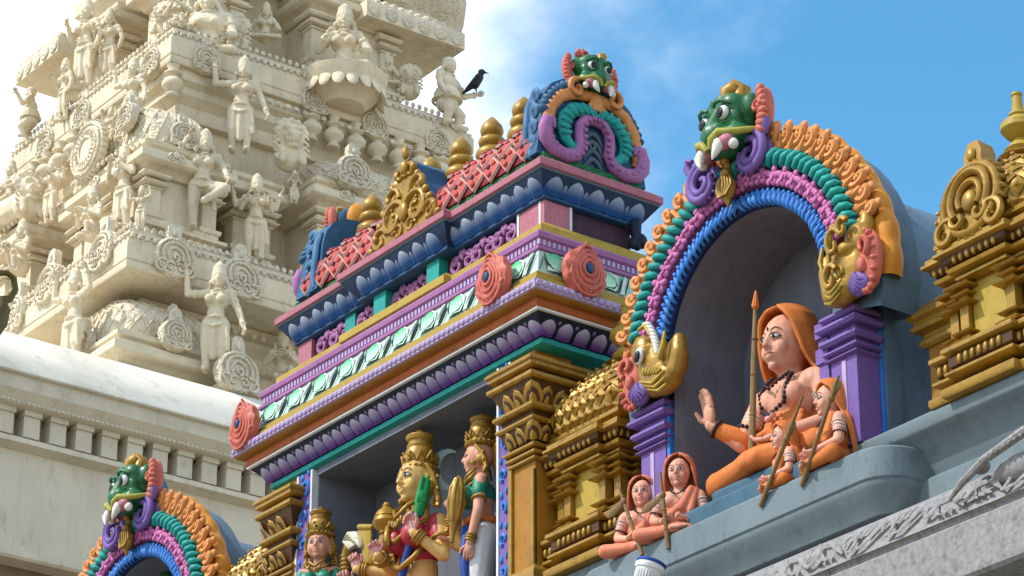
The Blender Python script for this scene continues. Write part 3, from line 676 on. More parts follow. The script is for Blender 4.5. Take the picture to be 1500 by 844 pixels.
# ------------------------------------------------------------ arched niche with a dragon mask (built once, copied to the other side of the hall)
AX, AZ0 = -13.73, 9.77
m_leafgold = m_gold
def arch_shrine():
    R = thing('arched_niche', 'big orange rimmed arched niche with green dragon mask, around the large hooded figure', 'niche', (AX, 12.2, 8.66), 'arched niches along the parapet')
    C = lambda r, a, y: (AX + r*cos(a), y, AZ0 + r*sin(a))
    # body: thick front slab, set-back vault behind, dark recess
    def ringpts(r, a0, a1, n): return [(AX + r*cos(a0+(a1-a0)*i/n), AZ0 + r*sin(a0+(a1-a0)*i/n)) for i in range(n+1)]
    A0, A1 = radians(-14), radians(194)
    inner = ringpts(.80, A0, A1, 30); outer = ringpts(1.25, A0, A1, 30)
    g = G(); n = len(inner)
    for y in (12.0, 12.30): g.add([(x, y, z) for x, z in inner], []); g.add([(x, y, z) for x, z in outer], [])
    for i in range(n-1):
        g.f += [(i, i+1, n+i+1, n+i), (2*n+i, 3*n+i, 3*n+i+1, 2*n+i+1), (n+i, n+i+1, 3*n+i+1, 3*n+i), (i, 2*n+i, 2*n+i+1, i+1)]
    obj('arch_slab', g, m_vault, R, 40)
    po = [(AX+1.0, 8.66)] + ringpts(1.06, radians(-18), radians(198), 28) + [(AX-1.0, 8.66)]
    g = G(); k = len(po); g.add([(x, 12.28, z) for x, z in po] + [(x, 13.25, z) for x, z in po], [(i, i+1, k+i+1, k+i) for i in range(k-1)] + [tuple(range(k, 2*k))])
    obj('vault', g, m_vault, R, 40)
    po = [(AX+.80, 8.66)] + ringpts(.785, A0, A1, 30) + [(AX-.80, 8.66)]
    g = G(); k = len(po); g.add([(x, 12.005, z) for x, z in po] + [(x, 12.62, z) for x, z in po], [(i, i+1, k+i+1, k+i) for i in range(k-1)] + [tuple(range(k, 2*k))])
    obj('recess', g, m_grey, R, 60)
    # bands: base ring under each row of pieces, recess contrast painted into its dark colour
    B0, B1 = radians(13), radians(167)
    def band(nm, m, r, w, y, t=.04): return obj(nm, G().tube([C(r, B0+(B1-B0)*i/44, y) for i in range(45)], w, 8, fl=t/w, nrm=(0,1,0)), m, R, 60)
    md = [mat(n_, c_, .6, .2, .15, 9) for n_, c_ in (('dark_blue_ground', (.008,.04,.17)), ('dark_mauve_ground', (.20,.05,.16)), ('dark_teal_ground', (.006,.12,.11)), ('dark_orange_ground', (.30,.09,.015)))]
    bl = band('blue_band', md[0], .84, .062, 11.985, .05); mv = band('mauve_band', md[1], .96, .062, 11.965, .05)
    tl = band('teal_band', md[2], 1.08, .062, 11.955, .05); og = band('orange_band', md[3], 1.20, .09, 11.995, .05)
    def row(nm, me, par, n, r, y, jit=.0, flip=True):
        for i in range(n):
            a = B0 + (B1-B0)*(i+.5)/n; s = -1 if (flip and a > pi/2) else 1
            inst(nm, me, par, C(r, a, y), (random.uniform(-.6,.6)*jit, pi/2 - a + random.uniform(-.8,.8)*jit, 0), (s*random.uniform(1-jit,1+jit), random.uniform(1-jit,1+jit), random.uniform(1-jit,1+jit)))
    # one piece of each row, pointing along +Z (outwards)
    g = G().tube([(-.030,0,-.05),(-.018,-.045,-.03),(.0,-.06,.01),(.016,-.045,.045),(.030,0,.062)], [.016,.024,.026,.024,.012], 7)
    g.tube([(.0,-.03,.02),(.03,-.04,.045),(.034,-.02,.075)], [.02,.018,.004], 6)
    row('teal_segment', mesh('teal_segment', g, m_teal, 60), tl, 42, 1.08, 11.955, .06)
    g = G().ell((0,-.03,0),(.045,.035,.05),nu=10,nv=6)
    for k in range(5): a = 2*pi*k/5+.3; g.ell((.040*cos(a),-.048,.044*sin(a)),(.028,.020,.022),ry(-a).to_3x3(),8,5)
    g.cap((0,-.055,.0),(.02,-.078,-.03),.02,.006,7)
    m_rosem = mat('magenta_paint', (.78, .22, .52), .5, .15, .15, 10, 0, (.4, .08, .25), .5)
    row('mauve_flower', mesh('mauve_flower', g, m_rosem, 60), mv, 24, .965, 11.965, .12)
    g = G().tube([(-.022,0,.05),(-.026,-.04,.02),(-.012,-.052,-.02),(.012,-.05,-.045),(.024,-.02,-.062)], [.014,.017,.018,.016,.006], 6)
    g.ell((.012,-.045,.028),(.016,.016,.024),nu=7,nv=5)
    row('blue_scallop', mesh('blue_scallop', g, m_blue, 60), bl, 44, .845, 11.985, .06)
    pe = G().tube([(px*.8,-.04,.055+pz*1.15) for px,_,pz in spiral(0,0,.056,.014,-1.6,5.0,16)], [.024]*10+[.018]*7, 6)
    pe.tube([(.045,-.005,-.11),(.05,-.03,-.03),(.03,-.035,.02)], [.02,.022,.012], 6)
    pe.tube([(-.05,-.01,-.10),(-.058,-.03,-.03),(-.045,-.035,.05)], [.02,.024,.02], 6).ell((.03,-.03,-.06),(.03,.025,.05),ry(.4).to_3x3(),8,6).ell((0,-.02,.11),(.034,.024,.035),nu=8,nv=6)
    pe.ell((.0,-.045,.05),(.02,.02,.02),nu=8,nv=5)
    row('flame_curl', mesh('flame_curl', pe, m_peach, 60), og, 27, 1.205, 11.985, .1)
    def rim(u, v):
        a = radians(-5) + radians(190)*u; k = .014*abs(sin(u*60)) + .006*sin(u*23)
        r, y = ((1.15, 11.99), (1.26+k*1.5, 11.985), (1.30+k*1.6, 12.02), (1.305+k*1.4, 12.07), (1.285+k, 12.12), (1.23, 12.13))[int(v*5+.5)]
        return C(r, a, y)
    g = G().surf(rim, 150, 5)
    obj('orange_rim', g, m_orange, R, 60)
    # dragon mask over the top, with curling moustaches and pendant
    ms = obj('mask_base', G().ell((AX, 12.05, 11.12),(.20,.14,.20)), m_gblue, R, 60)
    yali(ms, tr(AX+.05, 11.90, 10.90) @ rz(-.12) @ Matrix.Scale(1.16,4))
    for s in (1,-1):
        g = G()
        cx = AX + s*.22 - (.03 if s < 0 else 0); cz = 10.87 if s > 0 else 10.84
        for q, (r0, w) in enumerate(((.155,.032),(.105,.026))):
            g.tube([(cx+s*px, 11.86-.01*q, cz+pz) for px,_,pz in spiral(0,0,r0,r0*.55 if q == 0 else .02,pi*.55,-pi*1.12 if q == 0 else -pi*1.6,26)], [w]*18+[w*.8]*9, 7)
        g.ell((cx,11.93,cz),(.15,.05,.14))
        for k in range(9):
            a = pi*1.05 + pi*.95*k/8; g.ell((cx+.125*cos(a),11.87,cz+.125*sin(a)),(.012,.018,.028),ry(pi/2-a).to_3x3(),6,4)
        g.tube([(cx+s*.12,11.88,cz+.10),(cx+s*.16,11.87,cz+.17),(cx+s*.14,11.86,cz+.22),(cx+s*.10,11.86,cz+.20)], [.035,.035,.028,.016], 7)
        obj('curled_moustache', g, m_purple, R, 60)
    g = G().ell((AX,11.85,10.70),(.078,.05,.088)).cap((AX,11.86,10.95),(AX,11.86,10.79),.018,.03).ell((AX,11.84,10.81),(.035,.03,.035)).ell((AX,11.84,10.90),(.028,.03,.03))
    for s in (1,-1):
        for k in range(4): g.tube([(AX+s*(.012+.016*k),11.80+.008*k,10.765),(AX+s*(.022+.017*k),11.80+.008*k,10.70),(AX+s*.012*k,11.805,10.63)], [.008,.010,.007], 5)
    g.cap((AX,11.85,10.63),(AX,11.86,10.58),.03,.01)
    obj('gold_pendant', g, m_gold, R, 60)
    # sea-monster heads at the feet of the arch
    for s in (-1, 1):
        mk = obj('arch_foot', G().prism([(AX+s*x, z) for x, z in ((.88,9.56),(1.10,9.56),(1.18,9.8),(1.18,10.0),(.90,10.02),(.88,9.86))], 12.0, 12.10, 'y'), m_orange if s > 0 else m_ochre, R)
        T = lambda p: (AX + (-p[0] if s < 0 else .87+(p[0]-.565)*.66), p[1], AZ0 + p[2])
        g = G()
        g.ell(T((.84,11.93,-.02)),(.17,.10,.20)).ell(T((.72,11.90,-.14)),(.15,.09,.11)).ell(T((.62,11.92,-.02)),(.07,.08,.15)).ell(T((.96,11.93,.14)),(.11,.09,.12)).ell(T((.88,11.86,.08)),(.07,.06,.05))
        g.tube([T(p) for p in ((.70,11.90,-.18),(.60,11.89,-.12),(.565,11.89,.0),(.575,11.90,.09),(.60,11.91,.12))], [.07,.065,.06,.05,.03], 9)
        g.ell(T((1.03,11.95,.24)),(.05,.05,.10)).ell(T((.90,11.95,.22)),(.05,.05,.07))
        hd = body('monster_head', g.mv(-AX,-12.2,-8.66), m_gold, R, .010, 3); ORG[hd.name] = ORG[R.name]
        g = G()
        for k in range(3): g.tube([T((.88-.03*k,11.81+.01*k,-.13-.035*k)),T((.74-.02*k,11.80+.01*k,-.19-.03*k)),T((.64-.01*k,11.82,-.13-.05*k))], [.008,.014,.008], 5)
        g.tube([T(p) for p in ((.90,11.83,.25),(.80,11.80,.24),(.735,11.81,.14),(.715,11.81,.02),(.66,11.80,-.04),(.62,11.80,.04),(.625,11.82,.14))], [.014,.018,.018,.018,.018,.018,.010], 6)
        for k in range(6): g.ell(T((.86-.035*k,11.83-.004*k,-.06-.012*k)),(.013,.016,.03),ry(-s*.25*k).to_3x3(),7,5)
        obj('gold_ridge', g, m_yellow, R, 60)
        g = G()
        if s > 0:
            for cx_, cz_, r_ in ((.80,.12,.11),(.74,-.10,.10),(.93,.20,.07)): g.tube([T((cx_+px,11.80,cz_+pz)) for px,_,pz in spiral(0,0,r_,.02,.5,6.8,20)], [.022]*14+[.016]*7, 6)
            obj('gold_curl', g, m_gold, R, 60); g = G()
        for k in range(9 if s < 0 else 0):
            t = k/8; g.ell(T((.80-.10*t-.02*sin(pi*t), 11.82, .25-.24*t)),(.050,.03,.020),ry(-s*(.3+.9*t)).to_3x3(),8,5)
        if s < 0: obj('white_crest', g, m_white, R, 60)
        if s < 0: e = obj('eye', G().ell(T((.885,11.815,.055)),(.040,.025,.062),ry(-s*.25).to_3x3()), m_white, R, 170); obj('pupil', G().ell(T((.882,11.793,.045)),(.025,.012,.042),ry(-s*.25).to_3x3()), m_black, e, 170)
        g = G().ell(T((1.08,11.93,-.02)),(.10,.06,.20),ry(s*.05).to_3x3())
        g.tube([T((1.09+px,11.865,.06+pz)) for px,_,pz in spiral(0,0,.075,.02,-1.2,4.6,20)], .020, 6)
        for k in range(12): a = pi*.45 - pi*1.25*k/11; g.ell(T((1.075+.105*cos(a),11.90,-.03+.20*sin(a))),(.026,.03,.018),ry(-s*a).to_3x3(),7,5)
        g.ell(T((1.06,11.87,-.06)),(.035,.03,.05))
        obj('coral_ear', g, m_coral, R, 60)
        g = G().ell(T((.97,11.90,-.155)),(.10,.05,.085),ry(s*.5).to_3x3())
        for k in range(7): a = -.25 - 2.1*k/6; g.tube([T((.97,11.855,-.10)),T((.97+.05*cos(a),11.845,-.13+.05*sin(a))),T((.97+.10*cos(a),11.87,-.14+.085*sin(a)))], [.012,.013,.010], 5)
        obj('violet_fan', g, m_purple, R, 60)
    # violet pillars
    for s in (-1, 1):
        xs = (AX+.755, AX+.985) if s > 0 else (AX-1.10, AX-.845); x0, x1 = xs
        path = [(x0,12.2),(x0,11.99),(x1,11.99),(x1,12.17)]
        pl = obj('violet_pillar', G().box(x0,x1,11.99,12.17,8.661,9.56), m_purple, R)
        for z, o, h in ((9.50,.03,.05),(9.43,.05,.05),(9.335,.035,.055),(9.275,.02,.035),(9.235,.012,.025)):
            obj('capital_ring', G().sweep(path, [(-.03,z),(o,z),(o+.018,z+h*.35),(o+.012,z+h*.75),(o-.02,z+h),(-.03,z+h)], closed=False), m_purple, pl)
        obj('pale_edge', G().box(x0+.10,x0+.135,11.984,11.992,8.67,9.22), m_lilac, pl)
        if s > 0: obj('inner_strip', G().box(AX+.655,AX+.74,11.985,12.1,8.661,9.54).box(AX+.64,AX+.75,11.97,12.0,9.26,9.36).box(AX+.64,AX+.75,11.97,12.0,9.43,9.53), m_purple, pl)
        xl = AX + (s*.825 if s < 0 else .997)
        obj('blue_line', G().box(xl-.012,xl+.012,11.995 if s < 0 else 12.172,12.19,8.661,9.54), m_blue, pl)
        jx = sorted((AX+s*.803, AX+s*1.03)); obj('jamb', G().box(jx[0],jx[1],12.19 if s > 0 else 12.06,12.31,8.661,9.70), m_vault, R)
    return R
arch = arch_shrine()

# ------------------------------------------------------------ gilded cell shrines between the big shrines
m_shrine = m_ochre
def cell_shrine():
    cx, cy = -11.70, 12.44
    R = thing('gilded_shrine', 'gilded shrine with carved dome and tall gold finial at the right edge', 'shrine', (cx, cy, 8.66), 'gilded cell shrines')
    zm = lambda z: 8.66+(z-8.66)*.88 if z < 9.87 else 9.725+(z-9.87)*(10.70-9.725)/.93
    def zo(nm, g, *a, **k): g.v = [(x, y, zm(z)) for x, y, z in g.v]; return obj(nm, g, *a, **k)
    def zi(nm, me, par, p, *a, **k): return inst(nm, me, par, (p[0], p[1], zm(p[2])), *a, **k)
    def sq(h, d=0):                                   # plan with a projecting middle bay on each side
        if not d: return [(cx-h,cy-h),(cx+h,cy-h),(cx+h,cy+h),(cx-h,cy+h)]
        b = h*.55; return [(cx-h,cy-h),(cx-b,cy-h),(cx-b,cy-h-d),(cx+b,cy-h-d),(cx+b,cy-h),(cx+h,cy-h),(cx+h,cy-b),(cx+h+d,cy-b),(cx+h+d,cy+b),(cx+h,cy+b),(cx+h,cy+h),(cx-h,cy+h)]
    def ly(nm, m, prof, h=.345, d=.05): return zo(nm, G().sweep(sq(h, d), prof), m, R)
    ly('plinth', m_gold, [(-.1,8.661),(.10,8.661),(.11,8.68),(.11,8.72),(.07,8.75),(.05,8.755),(-.1,8.755)])
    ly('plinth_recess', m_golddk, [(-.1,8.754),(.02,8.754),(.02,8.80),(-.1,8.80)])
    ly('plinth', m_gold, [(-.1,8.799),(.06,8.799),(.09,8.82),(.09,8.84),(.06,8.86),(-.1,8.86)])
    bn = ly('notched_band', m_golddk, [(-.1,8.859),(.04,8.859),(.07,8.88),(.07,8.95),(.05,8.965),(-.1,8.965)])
    ly('plinth', m_gold, [(-.1,8.964),(.08,8.964),(.10,8.98),(.10,9.01),(.05,9.04),(-.1,9.04)])
    ly('shrine_body', m_ochre, [(-.1,9.039),(-.06,9.039),(-.06,9.56),(-.1,9.56)])
    ly('cornice', m_gold, [(-.1,9.50),(-.02,9.50),(.02,9.51),(.02,9.53),(.0,9.545),(-.1,9.545)])
    ly('cornice', m_gold, [(-.1,9.544),(.0,9.544),(.05,9.56),(.06,9.585),(.04,9.60),(-.1,9.60)])
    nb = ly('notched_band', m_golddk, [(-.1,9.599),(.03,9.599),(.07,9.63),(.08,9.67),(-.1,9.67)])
    ly('cornice', m_gold, [(-.1,9.669),(.09,9.669),(.11,9.68),(.11,9.70),(.09,9.715),(.09,9.74),(.05,9.76),(-.1,9.76)])
    ly('dome_neck', m_ochre, [(-.1,9.759),(-.03,9.759),(-.03,9.80),(-.1,9.80)])
    ly('dome_seat', m_gold, [(-.1,9.799),(.02,9.799),(.05,9.815),(.05,9.85),(.02,9.87),(-.1,9.87)], .345, 0)
    # egg mouldings
    egg = mesh('egg', G().ell((0,0,0),(.017,.016,.032),nu=8,nv=6), m_gold, 170)
    for par, z, o in ((bn, 8.912, .075), (nb, 9.64, .065)):
        for i in range(15):
            t = -.38 + .76*i/14; d = .05 if abs(t) < .19 else 0
            zi('egg', egg, par, (cx+t, cy-.345-d-o, z)); zi('egg', egg, par, (cx+.345+d+o, cy+t, z))
    # corner and bay colonnettes with their caps
    def colo(x, y, w=.034):
        c = G().box(x-w,x+w,y-w,y+w,9.04,9.50)
        co = zo('colonnette', c, m_gold, R)
        p = [(x-w,y-w),(x+w,y-w),(x+w,y+w),(x-w,y+w)]
        for z, o, h in ((9.45,.05,.035),(9.40,.03,.03),(9.33,.045,.03),(9.12,.035,.03),(9.045,.045,.04)):
            zo('ring', G().sweep(p, [(-.02,z),(o,z),(o+.012,z+h*.4),(o-.015,z+h),(-.02,z+h)]), m_gold, co)
    for x, y in ((-.31,-.31),(.31,-.31),(.31,.31),(-.19,-.345),(.19,-.345),(.345,-.19),(.345,.19)): colo(cx+x, cy+y)
    zo('niche_panel', G().box(cx-.15,cx+.15,cy-.342,cy-.325,9.06,9.48), m_yellow, R); zo('niche_panel', G().box(cx+.325,cx+.342,cy-.15,cy+.15,9.06,9.48), m_yellow, R)
    wg = zo('side_wing', G().box(cx-.78,cx-.30,cy-.10,cy+.3,8.661,9.42), m_ochre, R)
    wp = [(cx-.78,cy+.3),(cx-.78,cy-.10),(cx-.30,cy-.10)]
    zo('wing_cornice', G().sweep(wp, [(-.1,9.34),(.02,9.34),(.04,9.36),(.04,9.39),(.02,9.41),(.02,9.44),(.07,9.46),(.08,9.49),(.06,9.51),(.06,9.53),(.09,9.55),(.09,9.58),(.03,9.66),(-.08,9.71),(-.1,9.71)], closed=False), m_gold, wg)
    zo('wing_base', G().sweep(wp, [(-.1,8.662),(.07,8.662),(.08,8.70),(.03,8.74),(.03,8.78),(.06,8.80),(.06,8.84),(.0,8.88),(-.1,8.88)], closed=False), m_gold, wg)
    # carved dome, square in plan, with scale tiles and horseshoe medallions
    def dome(t, q):                                   # t height 0..1, q plan angle
        r = .335*(1.0+.16*sin(pi*min(1,t*1.5)))*cos(t*pi/2)**.62 + .05
        c, s_ = cos(q), sin(q); k = 1/(abs(c)**5+abs(s_)**5)**.2
        return Vector((cx+r*c*k, cy+r*s_*k, 9.865+.50*t))
    zo('dome', G().surf(lambda u, v: dome(v, 2*pi*u), 48, 14, True), m_gold, R, 60)
    tl = G().add([(0,0,.06),(.055,0,.0),(0,0,-.065),(-.055,0,0),(0,-.03,.0)], [(0,4,1),(1,4,2),(2,4,3),(3,4,0)]).ell((0,-.028,.0),(.016,.014,.018),nu=7,nv=5)
    tm = mesh('dome_scale', tl, m_gold, 30)
    for r_ in range(6):
        t = .06+.15*r_; n = 32 if r_ < 3 else (24 if r_ < 5 else 16)
        for i in range(n):
            q = 2*pi*(i+.5*(r_%2))/n
            if not (-2.6 < q-0 < .9 or q > 3.5): continue
            p = dome(t, q); e = dome(t, q+.02)-dome(t, q-.02); v = dome(min(1,t+.03), q)-dome(t-.03, q)
            nn = e.cross(v).normalized(); e.normalize(); v = nn.cross(e)
            M = Matrix((e, -nn, v)).transposed()
            zi('dome_scale', tm, R, p+nn*.004, M.to_euler(), .92)
    # horseshoe medallions on two faces
    def kudu():
        k = G(); k.prism([(.17*cos(a), .16+.17*sin(a)) for a in [2*pi*i/28 for i in range(28)]], -.03, .10, 'y')
        k.prism([(-.05,.28),(.05,.28),(.055,.40),(.03,.455),(-.03,.455),(-.055,.40)], -.03, .06, 'y')
        k.tube([(.165*cos(a),-.035,.16+.165*sin(a)) for a in [2*pi*i/26 for i in range(26)]], .022, 6, True)
        for r0, w in ((.115,.022),(.068,.018)): k.tube([(r0*cos(a),-.045,.17+r0*sin(a)*1.1) for a in [-.7+(pi+1.4)*i/20 for i in range(21)]], w, 6)
        for s in (1,-1): k.tube([(s*(.062+px),-.05,.075+pz) for px,_,pz in spiral(0,0,.05,.012,.6,-4.4,16)], .015, 6)
        k.ell((0,-.04,.15),(.045,.03,.055)).ell((0,-.035,.385),(.025,.02,.035))
        for i in range(26): a = 2*pi*i/26; k.ell((.185*cos(a),-.02,.16+.185*sin(a)),(.016,.03,.014),ry(-a).to_3x3(),6,4)
        for s in (1,-1): k.tube([(s*(.14+px),-.045,.03+pz) for px,_,pz in spiral(0,0,.075,.015,2.2,-4.2,18)], .018, 6)
        return mesh('medallion', k, m_gold, 60)
    km = kudu()
    for rot, p in ((0,(cx,cy-.43,9.76)), (pi/2,(cx+.43,cy,9.80))): zi('medallion', km, R, p, (-.10 if rot == 0 else 0, 0, rot), 1.35)
    zo('leaf_collar', G().lathe([(0,10.355),(.12,10.355),(.15,10.37),(.10,10.40),(.07,10.42),(0,10.42)], 16, (cx,cy,0)), m_gold, R)
    zo('finial', G().lathe([(0,10.41),(.085,10.41),(.10,10.43),(.07,10.46),(.045,10.485),(.04,10.50),(.085,10.52),(.115,10.56),(.11,10.60),(.075,10.63),(.05,10.645),(.06,10.655),(.055,10.67),(.038,10.675),(.034,10.72),(.030,10.78),(.036,10.785),(.034,10.80),(0,10.80)], 22, (cx,cy,0)), m_yellow, R, 40)
    return R
cell = cell_shrine()
bake()
def move_copy(src, dx, label):
    c = copy_tree(src); c.location.x += dx; c['label'] = label; ORG[c.name] = tuple(c.location); return c
arch2 = move_copy(arch, -7.66, 'smaller looking arched niche at lower left, its green dragon mask against the cream wall')
cell2 = move_copy(cell, -3.83, 'gilded dome shrine squeezed between the gold pilaster and the left violet pillar')
cell3 = move_copy(cell, -8.22, 'gilded dome shrine at the bottom edge, left of the crowned figure in green')
for c_ in (cell2, cell3):                            # their front medallion is not there: the scaled dome shows
    for ch in [x for x in bpy.data.objects if x.parent == c_ and x.name.startswith('medallion') and abs(x.rotation_euler.z) < .1]: bpy.data.objects.remove(ch)
arch2.location.z -= .13
K = .85
# ------------------------------------------------------------ statues
m_skin = mat('peach_skin_paint', (.74, .36, .24), .5, .06, .06, 9, 0, (.66, .24, .13), .35, spec=.3)
m_face = mat('pale_skin_paint', (.76, .42, .30), .5, .05, .06, 9, spec=.3)
m_palm = mat('pink_palm_paint', (.74, .36, .33), .5, .06, .06, 9)
m_robe = mat('saffron_robe_paint', (.70, .20, .045), .6, .10, .12, 9, 0, (.52, .12, .02), .45, spec=.25)
m_robe2 = mat('coral_robe_paint', (.74, .235, .13), .6, .10, .12, 12, 0, (.60, .16, .06), .45, spec=.25)
m_gskin = mat('golden_skin_paint', (.72, .44, .14), .45, .08, .06, 9, 0, (.55, .30, .06), .4)
m_bead = mat('dark_bead_paint', (.05, .022, .03), .5, .2, .1, 20)
m_wood = mat('brown_staff_paint', (.24, .15, .06), .6, .15, .2, 14)
m_lipd = mat('dark_lip_paint', (.22, .035, .03), .45, .1, .05, 9)
m_lipr = mat('red_lip_paint', (.50, .10, .08), .45, .1, .05, 9)
m_blouse_r = mat('crimson_blouse_paint', (.46, .02, .04), .4, .12, .08, 9, spec=.5)
m_blouse_g = mat('green_blouse_paint', (.01, .23, .14), .4, .12, .08, 9, spec=.5)
m_cloth_w = mat('white_cloth_paint', (.74, .72, .72), .55, .06, .15, 9, 0, (.6, .48, .55), .4)
m_royal = mat('royal_blue_paint', (.02, .06, .30), .5, .12, .1, 9)
m_moon = mat('pale_blue_paint', (.52, .74, .82), .5, .1, .1, 9)
m_vsilver = mat('silver_paint', (.60, .56, .42), .4, .1, .1, 9, .3)
m_seat = mat('steel_blue_paint', (.06, .14, .20), .5, .12, .2, 4, 0, (.05, .10, .15), .5, bevel=.012)

def hand(ex, w, d, n, L_=.10, curl=.5, thumb=1):
    """palm, four unequal bent fingers and a thumb; w wrist, d finger direction, n palm normal"""
    w = Vector(w); d = Vector(d).normalized(); n = Vector(n); n = (n - d*n.dot(d)).normalized(); s = d.cross(n)*thumb
    k = L_/.10; R = Matrix((s, n, d)).transposed()
    ex.ell(w + d*.030*k, (.030*k, .014*k, .040*k), R, 10, 7)
    for i, (off, ln) in enumerate(((.023, .042), (.008, .048), (-.008, .045), (-.022, .035))):
        a = w + d*.060*k + s*off*k; c = curl*(1+.12*i)
        d1 = (d*cos(c*.5) + n*sin(c*.5) + s*off*2).normalized(); d2 = (d*cos(c*1.5) + n*sin(c*1.5)).normalized()
        b = a + d1*ln*.55*k; e = b + d2*ln*.5*k
        ex.cap(a - d*.01*k, b, .0085*k, .0078*k, 7); ex.cap(b, e, .0078*k, .0055*k, 7)
    a = w + d*.022*k + s*.024*k; b = a + (d*.55 + s*.75 + n*.25).normalized()*.028*k; e = b + (d*.9 + s*.25 + n*.35).normalized()*.024*k
    ex.cap(a, b, .0105*k, .009*k, 7); ex.cap(b, e, .009*k, .006*k, 7)
def head_geo(g, c, rx, ry, rz, neck=True, ears=True):
    c = Vector(c); E = lambda p, r: g.ell(c + Vector((p[0]*rx, p[1]*ry, p[2]*rz)), (r[0]*rx, r[1]*ry, r[2]*rz), None, 16, 11)
    E((0,.03,.12), (1,1,.88)); E((0,-.08,-.36), (.80,.86,.62)); E((0,-.72,-.80), (.26,.22,.16))
    for s in (1,-1): E((s*.42,-.62,-.28), (.34,.30,.30))
    E((0,-.80,.22), (.55,.16,.22))
    g.cap(c+Vector((0,-.92*ry,.16*rz)), c+Vector((0,-1.12*ry,-.20*rz)), .10*rx, .145*rx, 9)
    for s in (1,-1): E((s*.13,-.97,-.24), (.11,.13,.075))
    E((0,-.93,-.46), (.30,.13,.065)); E((0,-.92,-.57), (.25,.13,.07))
    if ears:
        for s in (1,-1): E((s*.98,.10,.0), (.12,.24,.32)); E((s*.97,.05,-.35), (.09,.12,.2))
def fy(x, z, rx, ry, rz):                             # front surface of the face at x, z (head units)
    a = 1 - x*x - ((z-.12)/.88)**2; b = 1 - (x/.80)**2 - ((z+.36)/.62)**2
    v = max(sqrt(a) if a > 0 else .1, .08+.86*sqrt(b) if b > 0 else .1); return -v*ry
def mk(name, g, m, par, M=None, sm=170):
    if M is not None: g.tf(M)
    o = bpy.data.objects.new(name, mesh(name, g, m, sm)); COL.objects.link(o); o.parent = par; return o
def face_paint(par, c, rx, ry, rz, lips=None, brow=None, eye=1.0, tilak=None):
    lips = lips or m_lipd; c = Vector(c); P = lambda x, z, d=.0: c + Vector((x*rx, fy(x, z, rx, ry, rz) - d*ry, z*rz))
    for s in (1,-1):
        x0, z0 = .40*s, .06
        p = P(x0, z0, -.03); p2 = P(x0, z0, .035)
        R = (Matrix.Rotation(s*.42, 3, 'Z'))
        e = mk('eye', G().ell(p, (.24*rx*eye, .085*ry, .072*rz*eye), R), m_white, par)
        mk('iris', G().ell(p2 + Vector((-.02*rx*s, .005*ry, .005*rz)), (.10*rx*eye, .045*ry, .074*rz*eye), R, 10, 7), m_black, par)
        lid = [P(x0 + s*t*.25*eye, z0 + .078*eye*(1-t*t) - .02*t, .045) for t in (-1,-.6,-.2,.2,.6,1.15)]
        low = [P(x0 + s*t*.24*eye, z0 - .07*eye*(1-t*t) - .02*t, .04) for t in (-1,-.5,0,.5,1.1)]
        mk('eyelid', G().tube(lid, [.012*rx,.03*rx,.034*rx,.034*rx,.03*rx,.014*rx], 5).tube(low, .013*rx, 5), m_black, par)
        br = [P(.16*s, .20, .015), P(.26*s, .30, .015), P(.42*s, .35, .015), P(.58*s, .30, .015), P(.70*s, .20, .015)]
        mk('eyebrow', G().tube(br, [.012*rx,.024*rx,.026*rx,.02*rx,.008*rx], 5), m_black, par)
    mk('lips', G().ell(P(0,-.455,.02), (.27*rx,.10*ry,.045*rz), None, 12, 7).ell(P(0,-.545,.015), (.21*rx,.10*ry,.05*rz), None, 12, 7), lips, par)
    mk('mouth_line', G().tube([P(-.30,-.475,.03), P(-.12,-.50,.105), P(.12,-.50,.105), P(.30,-.475,.03)], .014*rx, 5), m_black, par)
    if tilak: mk('forehead_mark', G().ell(P(0,.36,.0), (.035*rx,.04*ry,.075*rz), None, 8, 6), tilak, par)
def beads(par, pts, r, name='bead_string', m=None):
    g = G()
    pts = [Vector(p) for p in pts]
    for i in range(len(pts)-1):
        n = max(1, int((pts[i+1]-pts[i]).length/(r*1.9)))
        for k in range(n): g.ell(pts[i].lerp(pts[i+1], k/n), (r, r, r), None, 7, 5)
    return mk(name, g, m or m_bead, par)
def ring(c, ax, r, n=14, sy=1.0):
    c = Vector(c); ax = Vector(ax).normalized(); u = ax.orthogonal().normalized(); v = ax.cross(u)
    return [c + u*r*cos(2*pi*i/n) + v*r*sin(2*pi*i/n) for i in range(n+1)]
def loft_shell(rows, nu=40, fold=.0, nf=9, thick=.018):
    def fn(u, v):
        t = v*(len(rows)-1); i = min(int(t), len(rows)-2); f = t-i; f = f*f*(3-2*f) if False else f
        z, rx_, ry_, yc, op = [a+(b-a)*f for a, b in zip(rows[i], rows[i+1])]
        a = radians(op) + (2*pi-2*radians(op))*u - pi/2
        k = 1 + fold*v*sin(nf*2*pi*u + 3*v)
        return (rx_*k*cos(a), yc + ry_*k*sin(a), z)
    return G().surf(fn, nu, len(rows)*4)

